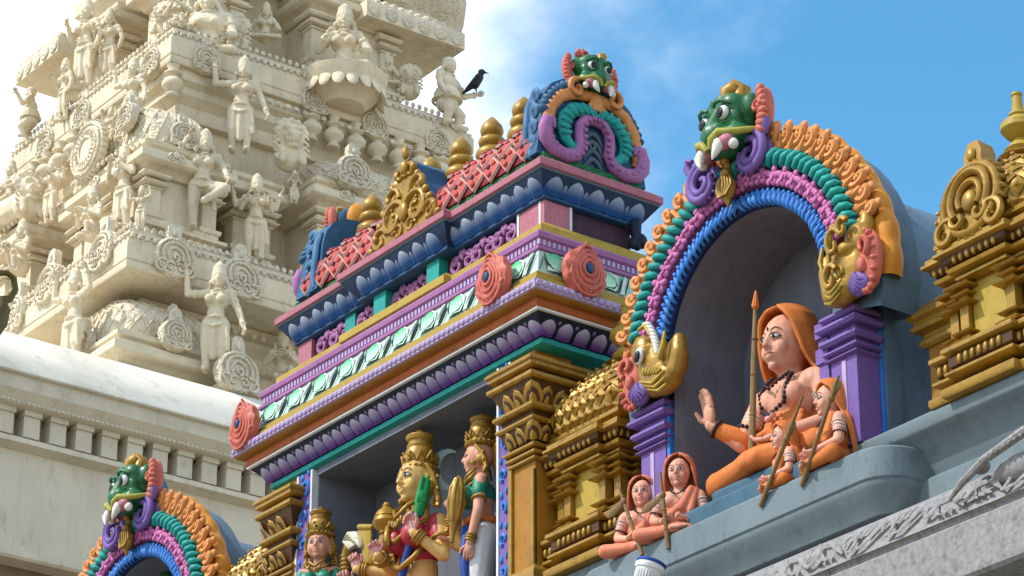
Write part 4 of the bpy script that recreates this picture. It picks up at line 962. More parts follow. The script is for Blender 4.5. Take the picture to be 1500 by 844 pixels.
def monk(name, label, p, H, rot, bless=False, robe=None, mantle=True, grp=None, stripes=True, op=0):
    """seated cross-legged robed figure, head covered by the robe; local unit is 1.12 m tall"""
    k = H/1.12; R = thing(name, label, 'statue', p, grp, rot); R.scale = (k, k, k)
    robe = robe or m_robe2
    b = G(); ex = G(); hc = (0, -.015, .90); hr = (.140, .160, .205)
    head_geo(b, hc, *hr, ears=False)
    b.cap((0,.02,.60),(0,.0,.80),.088,.078)
    b.ell((0,.0,.52),(.215,.145,.165)).ell((0,.0,.34),(.175,.135,.20)).cap((-.22,.01,.60),(.22,.01,.60),.09,.09)
    for s in (1,-1): b.ell((s*.10,-.085,.53),(.10,.07,.085))
    if bless:
        b.cap((-.255,.0,.60),(-.345,-.10,.34),.080,.062); b.cap((-.345,-.10,.34),(-.475,-.24,.475),.060,.040)
        hand(ex, (-.475,-.24,.475), (-.10,-.06,1), (-.35,-1,.05), .22, .18, -1)
        b.cap((.26,.02,.60),(.375,-.0,.30),.080,.062); b.cap((.375,-.0,.30),(.17,-.27,.19),.058,.040)
        hand(ex, (.17,-.27,.19), (-1,-.35,-.1), (0,-.3,1), .17, .5, 1)
    else:
        for s in (1,-1):
            b.cap((s*.25,.0,.58),(s*.33,-.04,.30),.082,.062); b.cap((s*.33,-.04,.30),(s*.16,-.28,.20),.058,.042)
            hand(ex, (s*.16,-.28,.20), (-s*.8,-.55,.05), (-s*.2,.3,1), .17, .9, s)
    if not bless: ex.cap((-.02,-.385,.075),(.10,-.40,.07),.030,.026,10)      # a foot showing under the knee
    for q in range(0 if bless else 4): ex.cap((.14,-.415+.02*q-.02,.065),(.185-.008*q,-.42+.024*q-.02,.062),.015,.012,7)
    bd = body('body', b, m_skin, R, .011, 4, ex)
    face_paint(bd, hc, *hr, tilak=m_lipd)
    # crossed legs and waist wrapped in the robe
    g = G()
    for s in (1,-1):
        kx = .40 if (bless and s > 0) else .48; g.cap((s*.12,.05,.12),(s*kx,-.17,.09),.13,.098); g.cap((s*kx,-.17,.09),(-s*.04,-.33,.07),.092,.062)
        for q in range(4): g.cap((s*(.17+.09*q),.02-.05*q,.215-.025*q),(s*(.10+.11*q),-.31+.02*q,.10),.018,.013)
    g.ell((0,.04,.17),(.24,.20,.17)).ell((0,-.16,.10),(.30,.22,.085)).ell((0,-.005,.32),(.197,.158,.17)).cap((-.16,.0,.40),(.12,-.06,.47),.07,.05)
    for q in range(4): g.cap((-.17+.015*q,-.10-.02*q,.20+.035*q),(.17,-.09+.01*q,.27+.045*q),.024,.020)
    if mantle:
        g.cap((.16,-.08,.66),(.05,-.15,.40),.05,.06); g.cap((.05,-.15,.42),(-.17,-.12,.26),.06,.05); g.cap((.21,-.05,.64),(.16,-.14,.34),.05,.05)
        g.ell((.02,.035,.43),(.248,.168,.25)).ell((.0,.06,.60),(.22,.09,.09))
    else:
        g.cap((.10,.12,.60),(.10,.16,.20),.12,.16); g.ell((.10,.13,.42),(.23,.10,.26))
    body('robe', g, robe, R, .014, 4)
    rows = [(1.155,.02,.02,.0,2),(1.145,.075,.085,.0,8),(1.12,.125,.135,.0,22),(1.07,.165,.175,.005,38),(1.0,.185,.195,.012,50),(.90,.195,.205,.02,58),(.80,.198,.205,.025,66),(.71,.205,.20,.03,80),(.62,.285,.21,.04,90),(.48,.325,.22,.045,100),(.30,.33,.235,.05,108),(.14,.30,.24,.06,118)]
    rows = [(a, b_, c, d, e + (op if .65 < a < 1.06 else 0)) for a, b_, c, d, e in rows]
    h = mk('hood', loft_shell(rows, 44, .035, 8), robe, R)
    so = h.modifiers.new('thick', 'SOLIDIFY'); so.thickness = .024; so.offset = 0
    # bead strings
    ch = lambda x, z: (x, -.015 - .150*sqrt(max(.05, 1-(x/.24)**2-((z-.52)/.30)**2)), z)
    beads(R, [(-.09,-.06,.70), ch(-.07,.62), (0,-.175,.575), ch(.07,.62), (.09,-.06,.70)], .0135)
    if bless:
        beads(R, [(-.11,-.07,.685), ch(-.125,.58), ch(-.10,.46), (0,-.185,.395), ch(.10,.46), ch(.125,.58), (.11,-.07,.685)], .016)
        mk('pendant', G().ell((0,-.19,.37),(.026,.02,.022)).ell((.04,-.185,.385),(.02,.018,.018)), m_palm, R)
        beads(R, ring((-.315,-.065,.42),(-.09,-.10,-.26),.073), .014, 'armlet'); beads(R, ring((.33,.01,.42),(.115,-.02,-.3),.074), .014, 'armlet')
        mk('sleeve', G().cap((-.335,-.09,.36),(-.43,-.19,.43),.073,.055), robe, R); beads(R, ring((-.45,-.215,.45),(-.13,-.14,.135),.050), .015, 'bracelet')
        if stripes:
            for s, e in ((-1,(-.345,-.10,.34)),(1,(.375,.0,.30))):
                g = G()
                for q in range(3): c = Vector((s*.255,.01,.60)).lerp(Vector(e), .38+.08*q); g.tube(ring(c, Vector(e)-Vector((s*.255,.01,.60)), .0735-.002*q, 18), .006, 5)
                mk('ash_stripe', g, m_white, R)
    else:
        for s in (1,-1):
            beads(R, ring((s*.30,-.03,.38),(s*.08,-.04,-.28),.072), .015, 'armlet')
            g = G()
            for q in range(3): g.tube(ring((s*(.27+.012*q),-.012,.52-.045*q),(s*.08,-.04,-.28),.0785-.002*q,16), .007, 5)
            mk('ash_stripe', g, m_white, R)
    return R
# seat slabs and the five robed figures
SX = -13.60
seat1 = obj('seat_slab', G().sweep([(-14.12,12.56),(-14.12,11.99),(-13.02,11.99),(-13.02,12.56)], [(-.4,8.661),(-.02,8.661),(0,8.675),(.005,8.745),(-.012,8.765),(-.4,8.765)], closed=False), m_seat)
tag(seat1, 'dark steel blue slab directly under the big seated figure', 'slab', 'stepped slabs under the big figure')
seat2 = obj('seat_slab', G().sweep([(-14.3,12.2),(-14.3,11.90),(-12.95,11.90),(-12.95,12.2)], [(-.1,8.506),(-.01,8.506),(0,8.515),(.006,8.64),(-.012,8.659),(-.1,8.659)], closed=False), m_seat)
tag(seat2, 'lower steel blue step between the platform and the top slab', 'slab', 'stepped slabs under the big figure')
monk('seated_monk', 'large seated statue in saffron hood, hand raised, dark bead necklace, inside big arch', (SX-.11, 12.31, 8.766), 1.165, 0, True, m_robe, False)
monk('disciple', 'small saffron statue with pale cream face, leftmost of the four little robed figures', (-14.80, 11.97, 8.506), .55, radians(40), grp='small robed disciples', op=10)
monk('disciple', 'small robed statue with coral hood, close by the foot of the left violet pillar', (-14.42, 11.97, 8.506), .58, radians(36), grp='small robed disciples', op=10)
monk('disciple', 'shorter of the two profile disciples, lower on the platform beside the slabs', (-13.40, 11.96, 8.506), .47, radians(-24), robe=m_robe, grp='small robed disciples', op=15)
monk('disciple', 'taller profile disciple in saffron, leaning against the right violet pillar', (-12.97, 11.97, 8.506), .60, radians(-24), robe=m_robe, grp='small robed disciples', op=15)
bake()
def staff(label, p, q, r, flag=None, tip=None, grp='pilgrim staffs'):
    p = Vector(p); q = Vector(q); R = thing('staff', label, 'staff', p, grp)
    d = (q-p)
    obj('pole', G().tube([p, p+d*.3, p+d*.6, q], [r*1.15, r*1.05, r, r*.6], 8), m_wood, R)
    for t in (.25, .5, .72): obj('knot', G().tube(ring(p+d*t, d, r*1.02, 10), r*.28, 5), m_wood, R)
    if tip: obj('tip', G().cap(p+d*.93, q+d*.02, r*1.3, r*.4, 8), m_robe, R)
    if flag:
        c = p+d*flag[0]; v = Vector(flag[1])
        obj('blade', G().tube([c-v*.12, c+v*.25, c+v*.75, c+v], [.012,.022,.030,.014], 8, fl=.35, nrm=(.6,-.8,0)).ell(c, (.022,.022,.028)), m_wood, R)
    return R
A = lambda x, y, Y: at(x, y, Y=Y)
staff('long brown staff with orange tip beside the face of the big seated figure', A(1101,668,11.98), A(1107,432,11.98), .020, tip=True, grp=None)
m_wood2 = m_wood
staff('thin staff with axe blade held by the leftmost little disciple', A(941,813,11.80), A(904,708,11.76), .012, (.74, (-.11,-.05,-.085)))
staff('upright staff with axe blade between the two left disciples', A(979,804,11.80), A(967,692,11.76), .014, (.70, (-.13,-.06,-.09)))
staff('leaning staff held by the shorter profile disciple', A(1114,742,11.80), A(1176,580,11.70), .014, (.62, (.05,.02,.10)))
staff('leaning staff in front of the taller profile disciple', A(1174,712,11.80), A(1229,550,11.66), .014, (.80, (.05,.02,.10)))

# crowned figures in the long shrine
def crown(par, c, r, h, m=None):
    c = Vector(c); pr = [(0,-.10*h),(r*1.02,-.08*h),(r*1.12,-.03*h),(r*1.10,.03*h),(r*.92,.06*h),(r*.90,.16*h),(r*.93,.30*h),(r*.88,.42*h),(r*.76,.50*h),(r*.80,.52*h),(r*.80,.56*h),(r*.70,.58*h),(r*.70,.66*h),(r*.80,.69*h),(r*.80,.72*h),(r*.86,.75*h),(r*.84,.79*h),(r*.5,.84*h),(r*.22,.86*h),(r*.2,.90*h),(r*.24,.92*h),(r*.1,.97*h),(0,1.0*h)]
    g = G().lathe(pr, 22, c)
    for i in range(22): a = 2*pi*i/22; g.ell(c+Vector((r*1.10*cos(a), r*1.10*sin(a), -.0*h)), (r*.10,r*.10,.035*h), None, 7, 5)
    for i in range(11):
        a = 2*pi*i/11; q = c+Vector((r*.92*cos(a), r*.92*sin(a), .24*h)); g.tube([q+Vector((-sin(a)*r*.22, cos(a)*r*.22, -.10*h)), q+Vector((cos(a)*.02,sin(a)*.02,.10*h)), q+Vector((sin(a)*r*.22,-cos(a)*r*.22,-.10*h))], r*.075, 5)
    cr = mk('crown', g, m or m_gold, par, None, 50)
    d = G().ell(c+Vector((0,-r*1.0,.17*h)), (r*.30,r*.16,.11*h)); 
    for i in range(10): a = 2*pi*i/10; d.ell(c+Vector((r*.34*cos(a),-r*1.0,.17*h+.13*h*sin(a))), (r*.09,r*.09,.03*h), None, 7, 5)
    mk('crown_disc', d, m_yellow, par); mk('crown_gem', G().ell(c+Vector((0,-r*1.14,.17*h)),(r*.14,r*.09,.055*h)), m_lipd, par)
    return cr
def jewelry(par, hc, hr, sh):
    x, y, z = hc; rx_, ry_, rz_ = hr
    for s in (1,-1):
        g = G()
        g.ell((s*rx_*1.16, y+.02, z-.38*rz_),(rx_*.20,ry_*.34,rz_*.28)).ell((s*rx_*1.12, y-.03, z-.62*rz_),(rx_*.16,ry_*.2,rz_*.16))
        for q in range(3): g.tube([(s*(rx_*1.18+px),y+.04,z-(.1+.5*q)*rz_+pz) for px,_,pz in spiral(0,0,rx_*.30,rx_*.06,0,7,14)], rx_*.09, 5)
        g.tube([(s*rx_*1.06,y-.02,z+.5*rz_),(s*rx_*1.22,y+.02,z+.1*rz_),(s*rx_*1.20,y+.05,z-.5*rz_),(s*rx_*1.35,y+.06,z-1.0*rz_),(s*rx_*1.5,y+.04,z-1.3*rz_)], [rx_*.13,rx_*.2,rx_*.22,rx_*.2,rx_*.12], 7)
        mk('ear_ornament', g, m_gold, par, None, 60)
    n = G()
    for q, (w, dz) in enumerate(((.10,.0),(.14,-.06),(.17,-.15))):
        n.tube([(-w*sh,-.03,z-rz_*1.15+dz*sh+.05*sh),(-w*.7*sh,-.135*sh,z-rz_*1.15+dz*sh-.02*sh),(0,-.175*sh,z-rz_*1.15+dz*sh-.09*sh),(w*.7*sh,-.135*sh,z-rz_*1.15+dz*sh-.02*sh),(w*sh,-.03,z-rz_*1.15+dz*sh+.05*sh)], .014*sh, 6)
    for q in range(5): n.ell((.03*(q-2)*sh,-.175*sh,z-rz_*1.15-.13*sh+.012*abs(q-2)),(.014*sh,.012,.022*sh),None,8,5)
    mk('necklace', n, m_gold, par)
# central goddess, seated
R = thing('goddess_statue', 'large four armed crowned goddess statue in crimson blouse in the shrine niche', 'statue', (-17.47, 12.06, 8.66))
hc, hr = (0,-.02,1.235), (.135,.150,.185)
b = G(); ex = G()
head_geo(b, hc, *hr); b.cap((0,.02,.90),(0,.0,1.12),.075,.066)
b.ell((0,.02,.78),(.185,.125,.17)).ell((0,.03,.55),(.135,.11,.2)).cap((-.20,.02,.87),(.20,.02,.87),.075,.075).ell((0,.05,.30),(.24,.17,.16))
for s in (1,-1): b.cap((s*.12,.05,.22),(s*.48,-.17,.2),.13,.10); b.cap((s*.48,-.17,.2),(-s*.05,-.26,.16),.095,.07)
limbs = [((-.225,.02,.87),(-.26,-.02,.60),(-.14,-.26,.66)), ((.225,.02,.87),(.33,-.02,.58),(.22,-.20,.74)),
         ((-.23,.04,.86),(-.40,.02,.66),(-.56,-.16,.70)), ((.23,.04,.86),(.38,.08,.66),(.40,.0,.86))]
for s_, e_, w_ in limbs: b.cap(s_, e_, .066, .052); b.cap(e_, w_, .052, .036)
gb = body('body', b, m_gskin, R, .010, 4)
hs_ = [];
def hnd(*a):
    h2 = G(); hand(h2, *a); mk('hand', h2, m_palm, R, None, 170)
hnd((-.14,-.26,.66), (-.2,-.3,.9), (.6,-.8,0), .14, 2.3, 1); hnd((.22,-.20,.74), (-.25,-.1,1), (.1,-1,0), .165, 1.3, 1)
hnd((-.56,-.16,.70), (-.1,-.2,1), (.4,-1,0), .14, 1.7, 1); hnd((.40,.0,.86), (.0,-.1,1), (0,-1,0), .14, 1.7, 1)
face_paint(gb, hc, *hr, lips=m_lipr, tilak=m_lipr)
bl = G().ell((0,.015,.79),(.198,.137,.17)).ell((0,.02,.68),(.16,.125,.11)).cap((-.20,.02,.86),(-.235,.01,.76),.086,.08).cap((.20,.02,.86),(.25,.01,.74),.086,.08)
for s in (1,-1): bl.ell((s*.10,-.115,.78),(.098,.10,.095))
body('blouse', bl, m_blouse_r, R, .010, 3)
crown(R, (0,.0,1.325), .126, .335); jewelry(R, hc, hr, 1.2)
for s_, e_, w_ in limbs:
    for t in (.72,.80,.88): c = Vector(e_).lerp(Vector(w_), t); mk('bangle', G().tube(ring(c, Vector(w_)-Vector(e_), .050), .012, 6), m_gold, R)
    c = Vector(s_).lerp(Vector(e_), .55); mk('armlet', G().tube(ring(c, Vector(e_)-Vector(s_), .070), .014, 6), m_gold, R)
mk('gold_sash', G().tube([(-.16,-.09,.70),(-.13,-.14,.60),(0,-.16,.54),(.13,-.13,.60),(.17,-.06,.70)], .022, 7).tube([(-.10,-.20,.88),(-.09,-.22,.80),(-.07,-.22,.72)], [.02,.025,.02], 7), m_gold, R)
sk = G()
for s in (1,-1): sk.cap((s*.12,.05,.22),(s*.50,-.17,.2),.145,.115); sk.cap((s*.50,-.17,.2),(-s*.05,-.27,.15),.11,.08)
sk.ell((0,.05,.24),(.27,.2,.16)); body('skirt', sk, m_blouse_r, R, .016, 3)
# what she holds, and the emblem behind her
W2 = lambda x, y, z: (x-17.72, y+12.27, z+8.75)
st = thing('parrot_staff', 'blue rod topped by a green parrot, held before the goddess face', 'staff', A(590,844,11.93))
obj('rod', G().tube([A(586,860,11.93), A(592,830,11.93), A(603,790,11.93), A(611,752,11.93)], [.03,.032,.03,.03], 10), m_royal, st)
g = G(); p = A(614,752,11.93); q = A(623,703,11.93)
g.cap(p, Vector(p).lerp(q,.55), .035, .05).cap(Vector(p).lerp(q,.5), q, .045, .02)
for k in range(5): a = 2*pi*k/5; dv = Vector((cos(a)*.035, sin(a)*.03, 0)); g.cap(Vector(p).lerp(q,.35)+dv, Vector(q)+dv*1.0+Vector((0,0,.01-.02*(k%2))), .022, .012, 7)
obj('parrot', g, mat('parrot_green_paint', (.01,.27,.075), .45, .15, .1, 9), st)
mo = thing('crescent_emblem', 'pale blue crescent moon fixed beside the goddess crown', 'emblem', A(650,690,12.30))
g = G(); c = Vector(A(660,688,12.30)); pts = []
for k in range(21): a = radians(70)+radians(225)*k/20; pts.append(c + EX*(.115*cos(a)) + Vector((0,0,1))*(.145*sin(a)))
obj('crescent', g.tube(pts, [.006+.038*sin(pi*k/20) for k in range(21)], 8, fl=.5, nrm=(.6,-.8,0)), m_moon, mo)
lt = thing('gold_bud', 'slender golden lotus bud held up at the right of the goddess', 'bud', A(668,760,11.98))
p, q = Vector(A(664,772,11.98)), Vector(A(672,697,11.98)); d = q-p
g = G().tube([p+d*t for t in (-.3,0,.15,.4,.6,.8,.92,1)], [.018,.026,.045,.058,.06,.045,.026,.006], 10)
for k in range(7): a = 2*pi*k/7; u = Vector((cos(a),sin(a),0)); g.tube([p+d*.1+u*.036, p+d*.45+u*.06, p+d*.75+u*.05, p+d*.95+u*.018], .011, 5)
obj('bud', g, m_gold, lt)
# objects on the left: goad, tassel and noose in two more hands
go = thing('golden_mace', 'curved golden mace with onion shaped head left of the goddess', 'mace', A(548,832,12.0))
P_ = [A(x, y, 12.0) for x, y in ((540,850),(547,826),(556,810),(563,795),(566,784))]
obj('curved_handle', G().tube(P_, [.03,.055,.058,.05,.045], 10), m_gold, go)
c = Vector(A(566,782,12.0)); obj('mace_head', G().lathe([(0,-.02),(.045,-.01),(.06,.0),(.05,.02),(.09,.05),(.105,.085),(.09,.12),(.095,.125),(.075,.165),(.03,.205),(.035,.215),(.02,.24),(0,.245)], 18, c), m_gold, go)
ts = thing('golden_tassel', 'fan of golden strands in the hand between conch and mace', 'tassel', A(535,830,11.97))
g = G()
for k in range(7): x = -3+k; g.tube([A(537+x*.6,840,11.97), A(537+x*1.4,810,11.97), A(536+x*2.2,790,11.97), A(535+x*2.8,775,11.97)], [.012,.014,.016,.014], 6); g.ell(A(535+x*2.8,772,11.96), (.022,.02,.022), None, 8, 6)
obj('strands', g, m_yellow, ts)
cn = thing('white_conch', 'cream conch on a ringed golden handle beside the tassel', 'conch', A(508,840,12.0))
g = G().tube([A(506,850,12.0), A(506,826,12.0), A(508,812,12.0), A(513,802,12.0)], [.03,.034,.04,.05], 10)
for t in range(6): g.tube(ring(A(506,846-6*t,12.0), (0,0,1), .036), .010, 5)
obj('handle', g, m_gold, cn)
g = G()
for k in range(5): g.tube([A(514+k*2.5,804-1.5*k,11.98-.006*k), A(506+k*4,793-k*.5,11.98-.006*k), A(512+k*3.5,784+k*2.5,11.97-.006*k), A(522+k*1.6,783+k*4,11.97-.006*k), A(529,790+k*3,11.97-.006*k)], [.02,.026,.03,.026,.014], 7)
obj('shell', g, m_vsilver, cn)
for x, y in ((507,838),(537,836)):
    hd2 = G(); w_ = Vector(A(x, y+22, 12.0)) ; hand(hd2, w_, (0,-.25,1), (.5,-.8,0), .15, 1.9, 1); hd2.cap(w_-Vector((0,-.06,.25)), w_, .05, .036); obj('hand', hd2, m_palm, R, 170)

def standing(name, label, p, rot, top, wrap, sash, H=1.50, arms=None, waist=None):
    R = thing(name, label, 'statue', p, None, rot); k = H/1.5; R.scale = (k,k,k)
    hc, hr = (0,-.015,1.215), (.090,.102,.118); b = G(); ex = G()
    head_geo(b, hc, *hr); b.cap((0,.015,1.03),(0,0,1.14),.052,.046)
    b.ell((0,.01,.93),(.13,.09,.12)).ell((0,.01,.78),(.10,.08,.12)).ell((0,.015,.66),(.135,.105,.11)).cap((-.13,.01,1.0),(.13,.01,1.0),.052,.052)
    for s in (1,-1): b.cap((s*.06,.01,.64),(s*.07,-.02,.34),.085,.062); b.cap((s*.07,-.02,.34),(s*.07,.0,.06),.06,.04); b.cap((s*.07,.0,.05),(s*.08,-.11,.03),.04,.03)
    for s_, e_, w_, d_, n_, th in arms:
        b.cap(s_, e_, .046, .038); b.cap(e_, w_, .038, .027); hand(ex, w_, d_, n_, .115, .5, th)
    bd = body('body', b, m_skin, R, .0085, 3, ex)
    face_paint(bd, hc, *hr, lips=m_lipr, tilak=m_lipr)
    g = G().ell((0,.005,.935),(.140,.10,.105)).cap((-.13,.01,.99),(-.17,.0,.90),.058,.052).cap((.13,.01,.99),(.17,.0,.90),.058,.052)
    for s in (1,-1): g.ell((s*.065,-.085,.925),(.066,.066,.062))
    body('blouse', g, top, R, .008, 3)
    g = G().ell((0,.015,.66),(.145,.115,.10))
    for s in (1,-1): g.cap((s*.06,.01,.64),(s*.075,-.02,.34),.098,.085); g.cap((s*.075,-.02,.34),(s*.08,.0,.08),.084,.085)
    for q in range(5): g.cap((-.03+.015*q,-.12,.62),(-.05+.025*q,-.10,.10),.016,.022)
    body('wrapped_skirt', g, wrap, R, .011, 3)
    mk('sash', G().tube([(-.135,-.02,.70),(0,-.115,.68),(.135,-.02,.70),(0,.13,.71),(-.135,-.02,.70)], .026, 7).tube([(.10,-.085,.68),(.115,-.10,.5),(.125,-.09,.30),(.12,-.085,.12)], [.03,.036,.036,.03], 8), sash, R)
    if waist: mk('waistband', G().tube(ring((0,.012,.735),(0,0,1),.118,24), .026, 7), waist, R)
    crown(R, (0,.0,1.305), .100, .24); jewelry(R, hc, hr, .72)
    for s_, e_, w_, d_, n_, th in arms:
        for t in (.74,.82,.90): c = Vector(e_).lerp(Vector(w_), t); mk('bangle', G().tube(ring(c, Vector(w_)-Vector(e_), .033), .009, 6), m_gold, R)
        c = Vector(s_).lerp(Vector(e_), .62); mk('armlet', G().tube(ring(c, Vector(e_)-Vector(s_), .047), .011, 6), m_gold, R)
    return R, bd
r_, bd_ = standing('maiden_statue', 'crowned figure in profile, white wrap with blue stripe, left of the gold pilaster', (-16.90, 12.20, 8.66), radians(-42), m_blouse_g, m_cloth_w, m_royal, 1.58,
    [((.15,.01,.99),(.20,-.0,.76),(.17,-.06,.54),(0,-.1,-1),(-1,0,0),-1), ((-.15,.01,.99),(-.18,-.05,.77),(-.08,-.19,.68),(.4,-.5,-.3),(.3,0,1),1)], m_robe)
g = G().tube([(0,.10,1.50),(0,.14,1.36),(0,.155,1.18),(0,.14,1.05)], [.04,.085,.10,.06], 10, fl=.6, nrm=(0,1,0)).ell((0,.13,1.24),(.09,.06,.2))
mk('braid_cover', g, m_gold, r_, None, 60)
standing('maiden_statue', 'crowned figure in emerald blouse with rosy face, before the left painted strip', (-18.58, 11.93, 8.51), radians(40), m_blouse_g, m_blouse_g, m_gold, 1.47,
    [((.15,.01,.99),(.21,-.0,.77),(.14,-.16,.70),(-.6,-.5,.3),(-.5,0,1),-1), ((-.15,.01,.99),(-.20,.0,.77),(-.14,-.15,.68),(.5,-.5,.3),(.5,0,1),1)])
bake()

# lamp on the eave
lp = thing('ribbed_lamp', 'white ribbed lamp with a blue ring, poking up at the bottom edge', 'lamp', A(950,860,11.62))
c = Vector(A(953,830,11.60)); ax = Matrix.Rotation(.22, 4, 'Y').to_3x3()
M = Matrix.Rotation(-.25,4,'X') @ Matrix.Rotation(.2,4,'Y')
obj('lamp_cup', G().lathe([(0,-.30),(.055,-.30),(.065,-.10),(.085,-.03),(.085,.0),(0,.0)], 28, c, M), m_white, lp)
g = G()
for i in range(26): a = 2*pi*i/26; g.cap(c + M @ Vector((.064*cos(a),.064*sin(a),-.26)), c + M @ Vector((.078*cos(a),.078*sin(a),-.05)), .0055, .0065, 5)
obj('rib', g, m_white, lp, kind='stuff')
obj('white_collar', G().lathe([(.06,-.035),(.092,-.03),(.097,-.015),(.097,.0),(.09,.006),(.06,.006)], 28, c, M), m_white, lp)
obj('blue_ring', G().lathe([(.06,.005),(.092,.006),(.096,.012),(.096,.024),(.09,.03),(0,.032)], 28, c, M), m_royal, lp)
obj('bracket', G().cap(c + M @ Vector((0,0,-.29)), (c.x, 11.8, 7.9), .03, .03), m_grey, lp)

gf = thing('green_leaf_crown', 'green leafy statue crown just showing inside the lower left niche', 'carving', A(222,846,12.3))
g = G()
for k in range(9): a = pi*k/8; c = A(222+22*cos(a), 846-14*sin(a), 12.3); g.ell(c, (.05,.04,.06), ry(pi/2-a).to_3x3(), 8, 6)
obj('leaves', g.ell(A(222,852,12.32), (.16,.1,.12)), m_vgreen, gf)
K = 1.0
# ------------------------------------------------------------ cream temple tower behind
m_cream = mat('cream_plaster', (.69, .595, .43), .7, .10, .35, 2.2, 0, (.33, .265, .18), .75, True, spec=.2, bevel=.02, dis=.01)
m_carved = mat('carved_cream_plaster', (.68, .60, .45), .7, .10, .3, 3, 0, (.33, .27, .19), .7, spec=.2, carve=.55, csc=7, dis=.01)
m_wall = mat('weathered_cream_wall', (.60, .535, .41), .75, .08, .3, 1.1, 0, (.33, .28, .20), .75, True, spec=.2, dis=.012)
m_coping = mat('white_coping', (.68, .635, .53), .65, .06, .25, .8, 0, (.33, .30, .23), .6, spec=.25)
m_brownw = mat('brown_wall', (.20, .14, .09), .8, .15, .2, 1.5)
BASE = thing('gate_base', 'plain cream base wall with white coping and dentil cornice below the tower', 'wall', (-50, 28, 10))
BP = [(-66,19.2),(-42.3,19.2),(-42.3,38),(-66,38)]
bs = lambda nm, m, prof: obj(nm, G().sweep(BP, prof), m, BASE)
bs('lower_wall', m_brownw, [(-.3,0),(-.3,18.58),(-.6,18.58)])
bs('wall', m_wall, [(-.6,18.579),(.06,18.579),(.10,18.62),(.10,18.70),(0,18.76),(0,20.42),(-.6,20.42)])
bs('string_course', m_wall, [(-.6,20.419),(.06,20.419),(.12,20.46),(.20,20.48),(.20,20.56),(.14,20.60),(-.6,20.60)])
bs('dentil_bed', m_wall, [(-.6,20.599),(-.14,20.599),(-.14,21.06),(-.6,21.06)])
bs('fluted_moulding', m_wall, [(-.6,21.059),(.30,21.059),(.34,21.08),(.34,21.13),(.40,21.20),(.46,21.26),(-.6,21.26)])
bs('flat_band', m_wall, [(-.6,21.259),(.42,21.259),(.42,21.53),(-.6,21.53)])
bs('coping', m_coping, [(-.8,21.529),(.50,21.529),(.52,21.545),(.50,21.60),(-.42,22.62),(-.5,22.66),(-.8,22.66)])
dm = mesh('dentil', G().box(-.17,.16,-.145,.145,0,.40).box(-.03,.20,-.16,.16,.36,.455), m_wall, 0)
for i in range(24):
    inst('dentil', dm, BASE, (-42.28, 19.6+.475*i, 20.602))
g = G(); y = 19.4
while y < 32: g.box(-41.985,-41.935,y,y+.05,21.085,21.125); y += .09
obj('fluting', g, m_wall, BASE, 0, kind='stuff')

TW = thing('temple_tower', 'tall cream plaster temple tower with stepped tiers of ledges and carved shrines', 'tower', (-50, 29, 22))
def rect(x1, y0, xl=-57, y1=None): return [(xl,y0),(x1,y0),(x1,y1 or 36),(xl,y1 or 36)]
def tw(nm, path, prof, m=None): return obj(nm, G().sweep(path, prof), m or m_cream, TW)
# medallion used on every ledge
def horseshoe():
    k = G(); n = 30
    ol = [((.40+.018*(i % 2))*cos(2*pi*i/n)*1.0, .40+(.38+.018*(i % 2))*sin(2*pi*i/n)) for i in range(n)]
    k.prism(ol, -.07, .12, 'y'); k.prism([(-.13,.70),(.13,.70),(.14,.86),(.12,1.02),(.06,1.10),(-.06,1.10),(-.12,1.02),(-.14,.86)], -.05, .10, 'y')
    k.tube([(.37*cos(a), -.075, .40+.355*sin(a)) for a in [2*pi*i/26 for i in range(26)]], .035, 6, True)
    for r0, w in ((.26,.035),(.15,.03)): k.tube([(r0*cos(a), -.085, .43+r0*sin(a)) for a in [-.6+(pi+1.2)*i/20 for i in range(21)]], w, 6)
    for s in (1,-1):
        k.tube([(s*(.27+px),-.08,.17+pz) for px,_,pz in spiral(0,0,.15,.03,2.0,-4.6,20)], .032, 6)
        k.tube([(s*(.11+px),-.085,.20+pz) for px,_,pz in spiral(0,0,.10,.02,2.6,-3.6,16)], .026, 6)
    k.tube([(px,-.09,.40+pz) for px,_,pz in spiral(0,0,.085,.02,-1.5,5.0,14)], .03, 6).ell((0,-.06,.90),(.06,.04,.08))
    for i in range(30): a = 2*pi*i/30; k.ell((.385*cos(a),-.07,.40+.37*sin(a)),(.026,.03,.026),None,6,4)
    return mesh('ledge_medallion', k, m_carved, 60)
hm = horseshoe()
def med_at(x, y, X=None, Y=None, s=1.0):              # centre of the disc at a pixel of the ledge
    p = at(x, y, X=X, Y=Y)
    inst('ledge_medallion', hm, TW, (p.x, p.y, p.z-.42*s), (-.06, 0, pi/2 if X is not None else 0), (s, s, s))
pil_cap = [(9,)]
def pilaster(x, y, z0, z1, w=.16):
    b = obj('pilaster', G().box(x-w,x+w,y-w,y+w,z0,z1), m_cream, TW)
    p = [(x-w,y-w),(x+w,y-w),(x+w,y+w),(x-w,y+w)]; h = z1-z0
    for z, o, t in ((z1-.10*h,.14,.10),(z1-.20*h,.07,.06),(z1-.27*h,.12,.055),(z1-.33*h,.04,.04),(z0,.08,.12)):
        obj('capital' if z > z0 else 'pilaster_base', G().sweep(p, [(-.05,z),(o*.7,z),(o,z+t*h*.4),(o,z+t*h*.8),(o*.6,z+t*h),(-.05,z+t*h)]), m_cream, b)
    return b
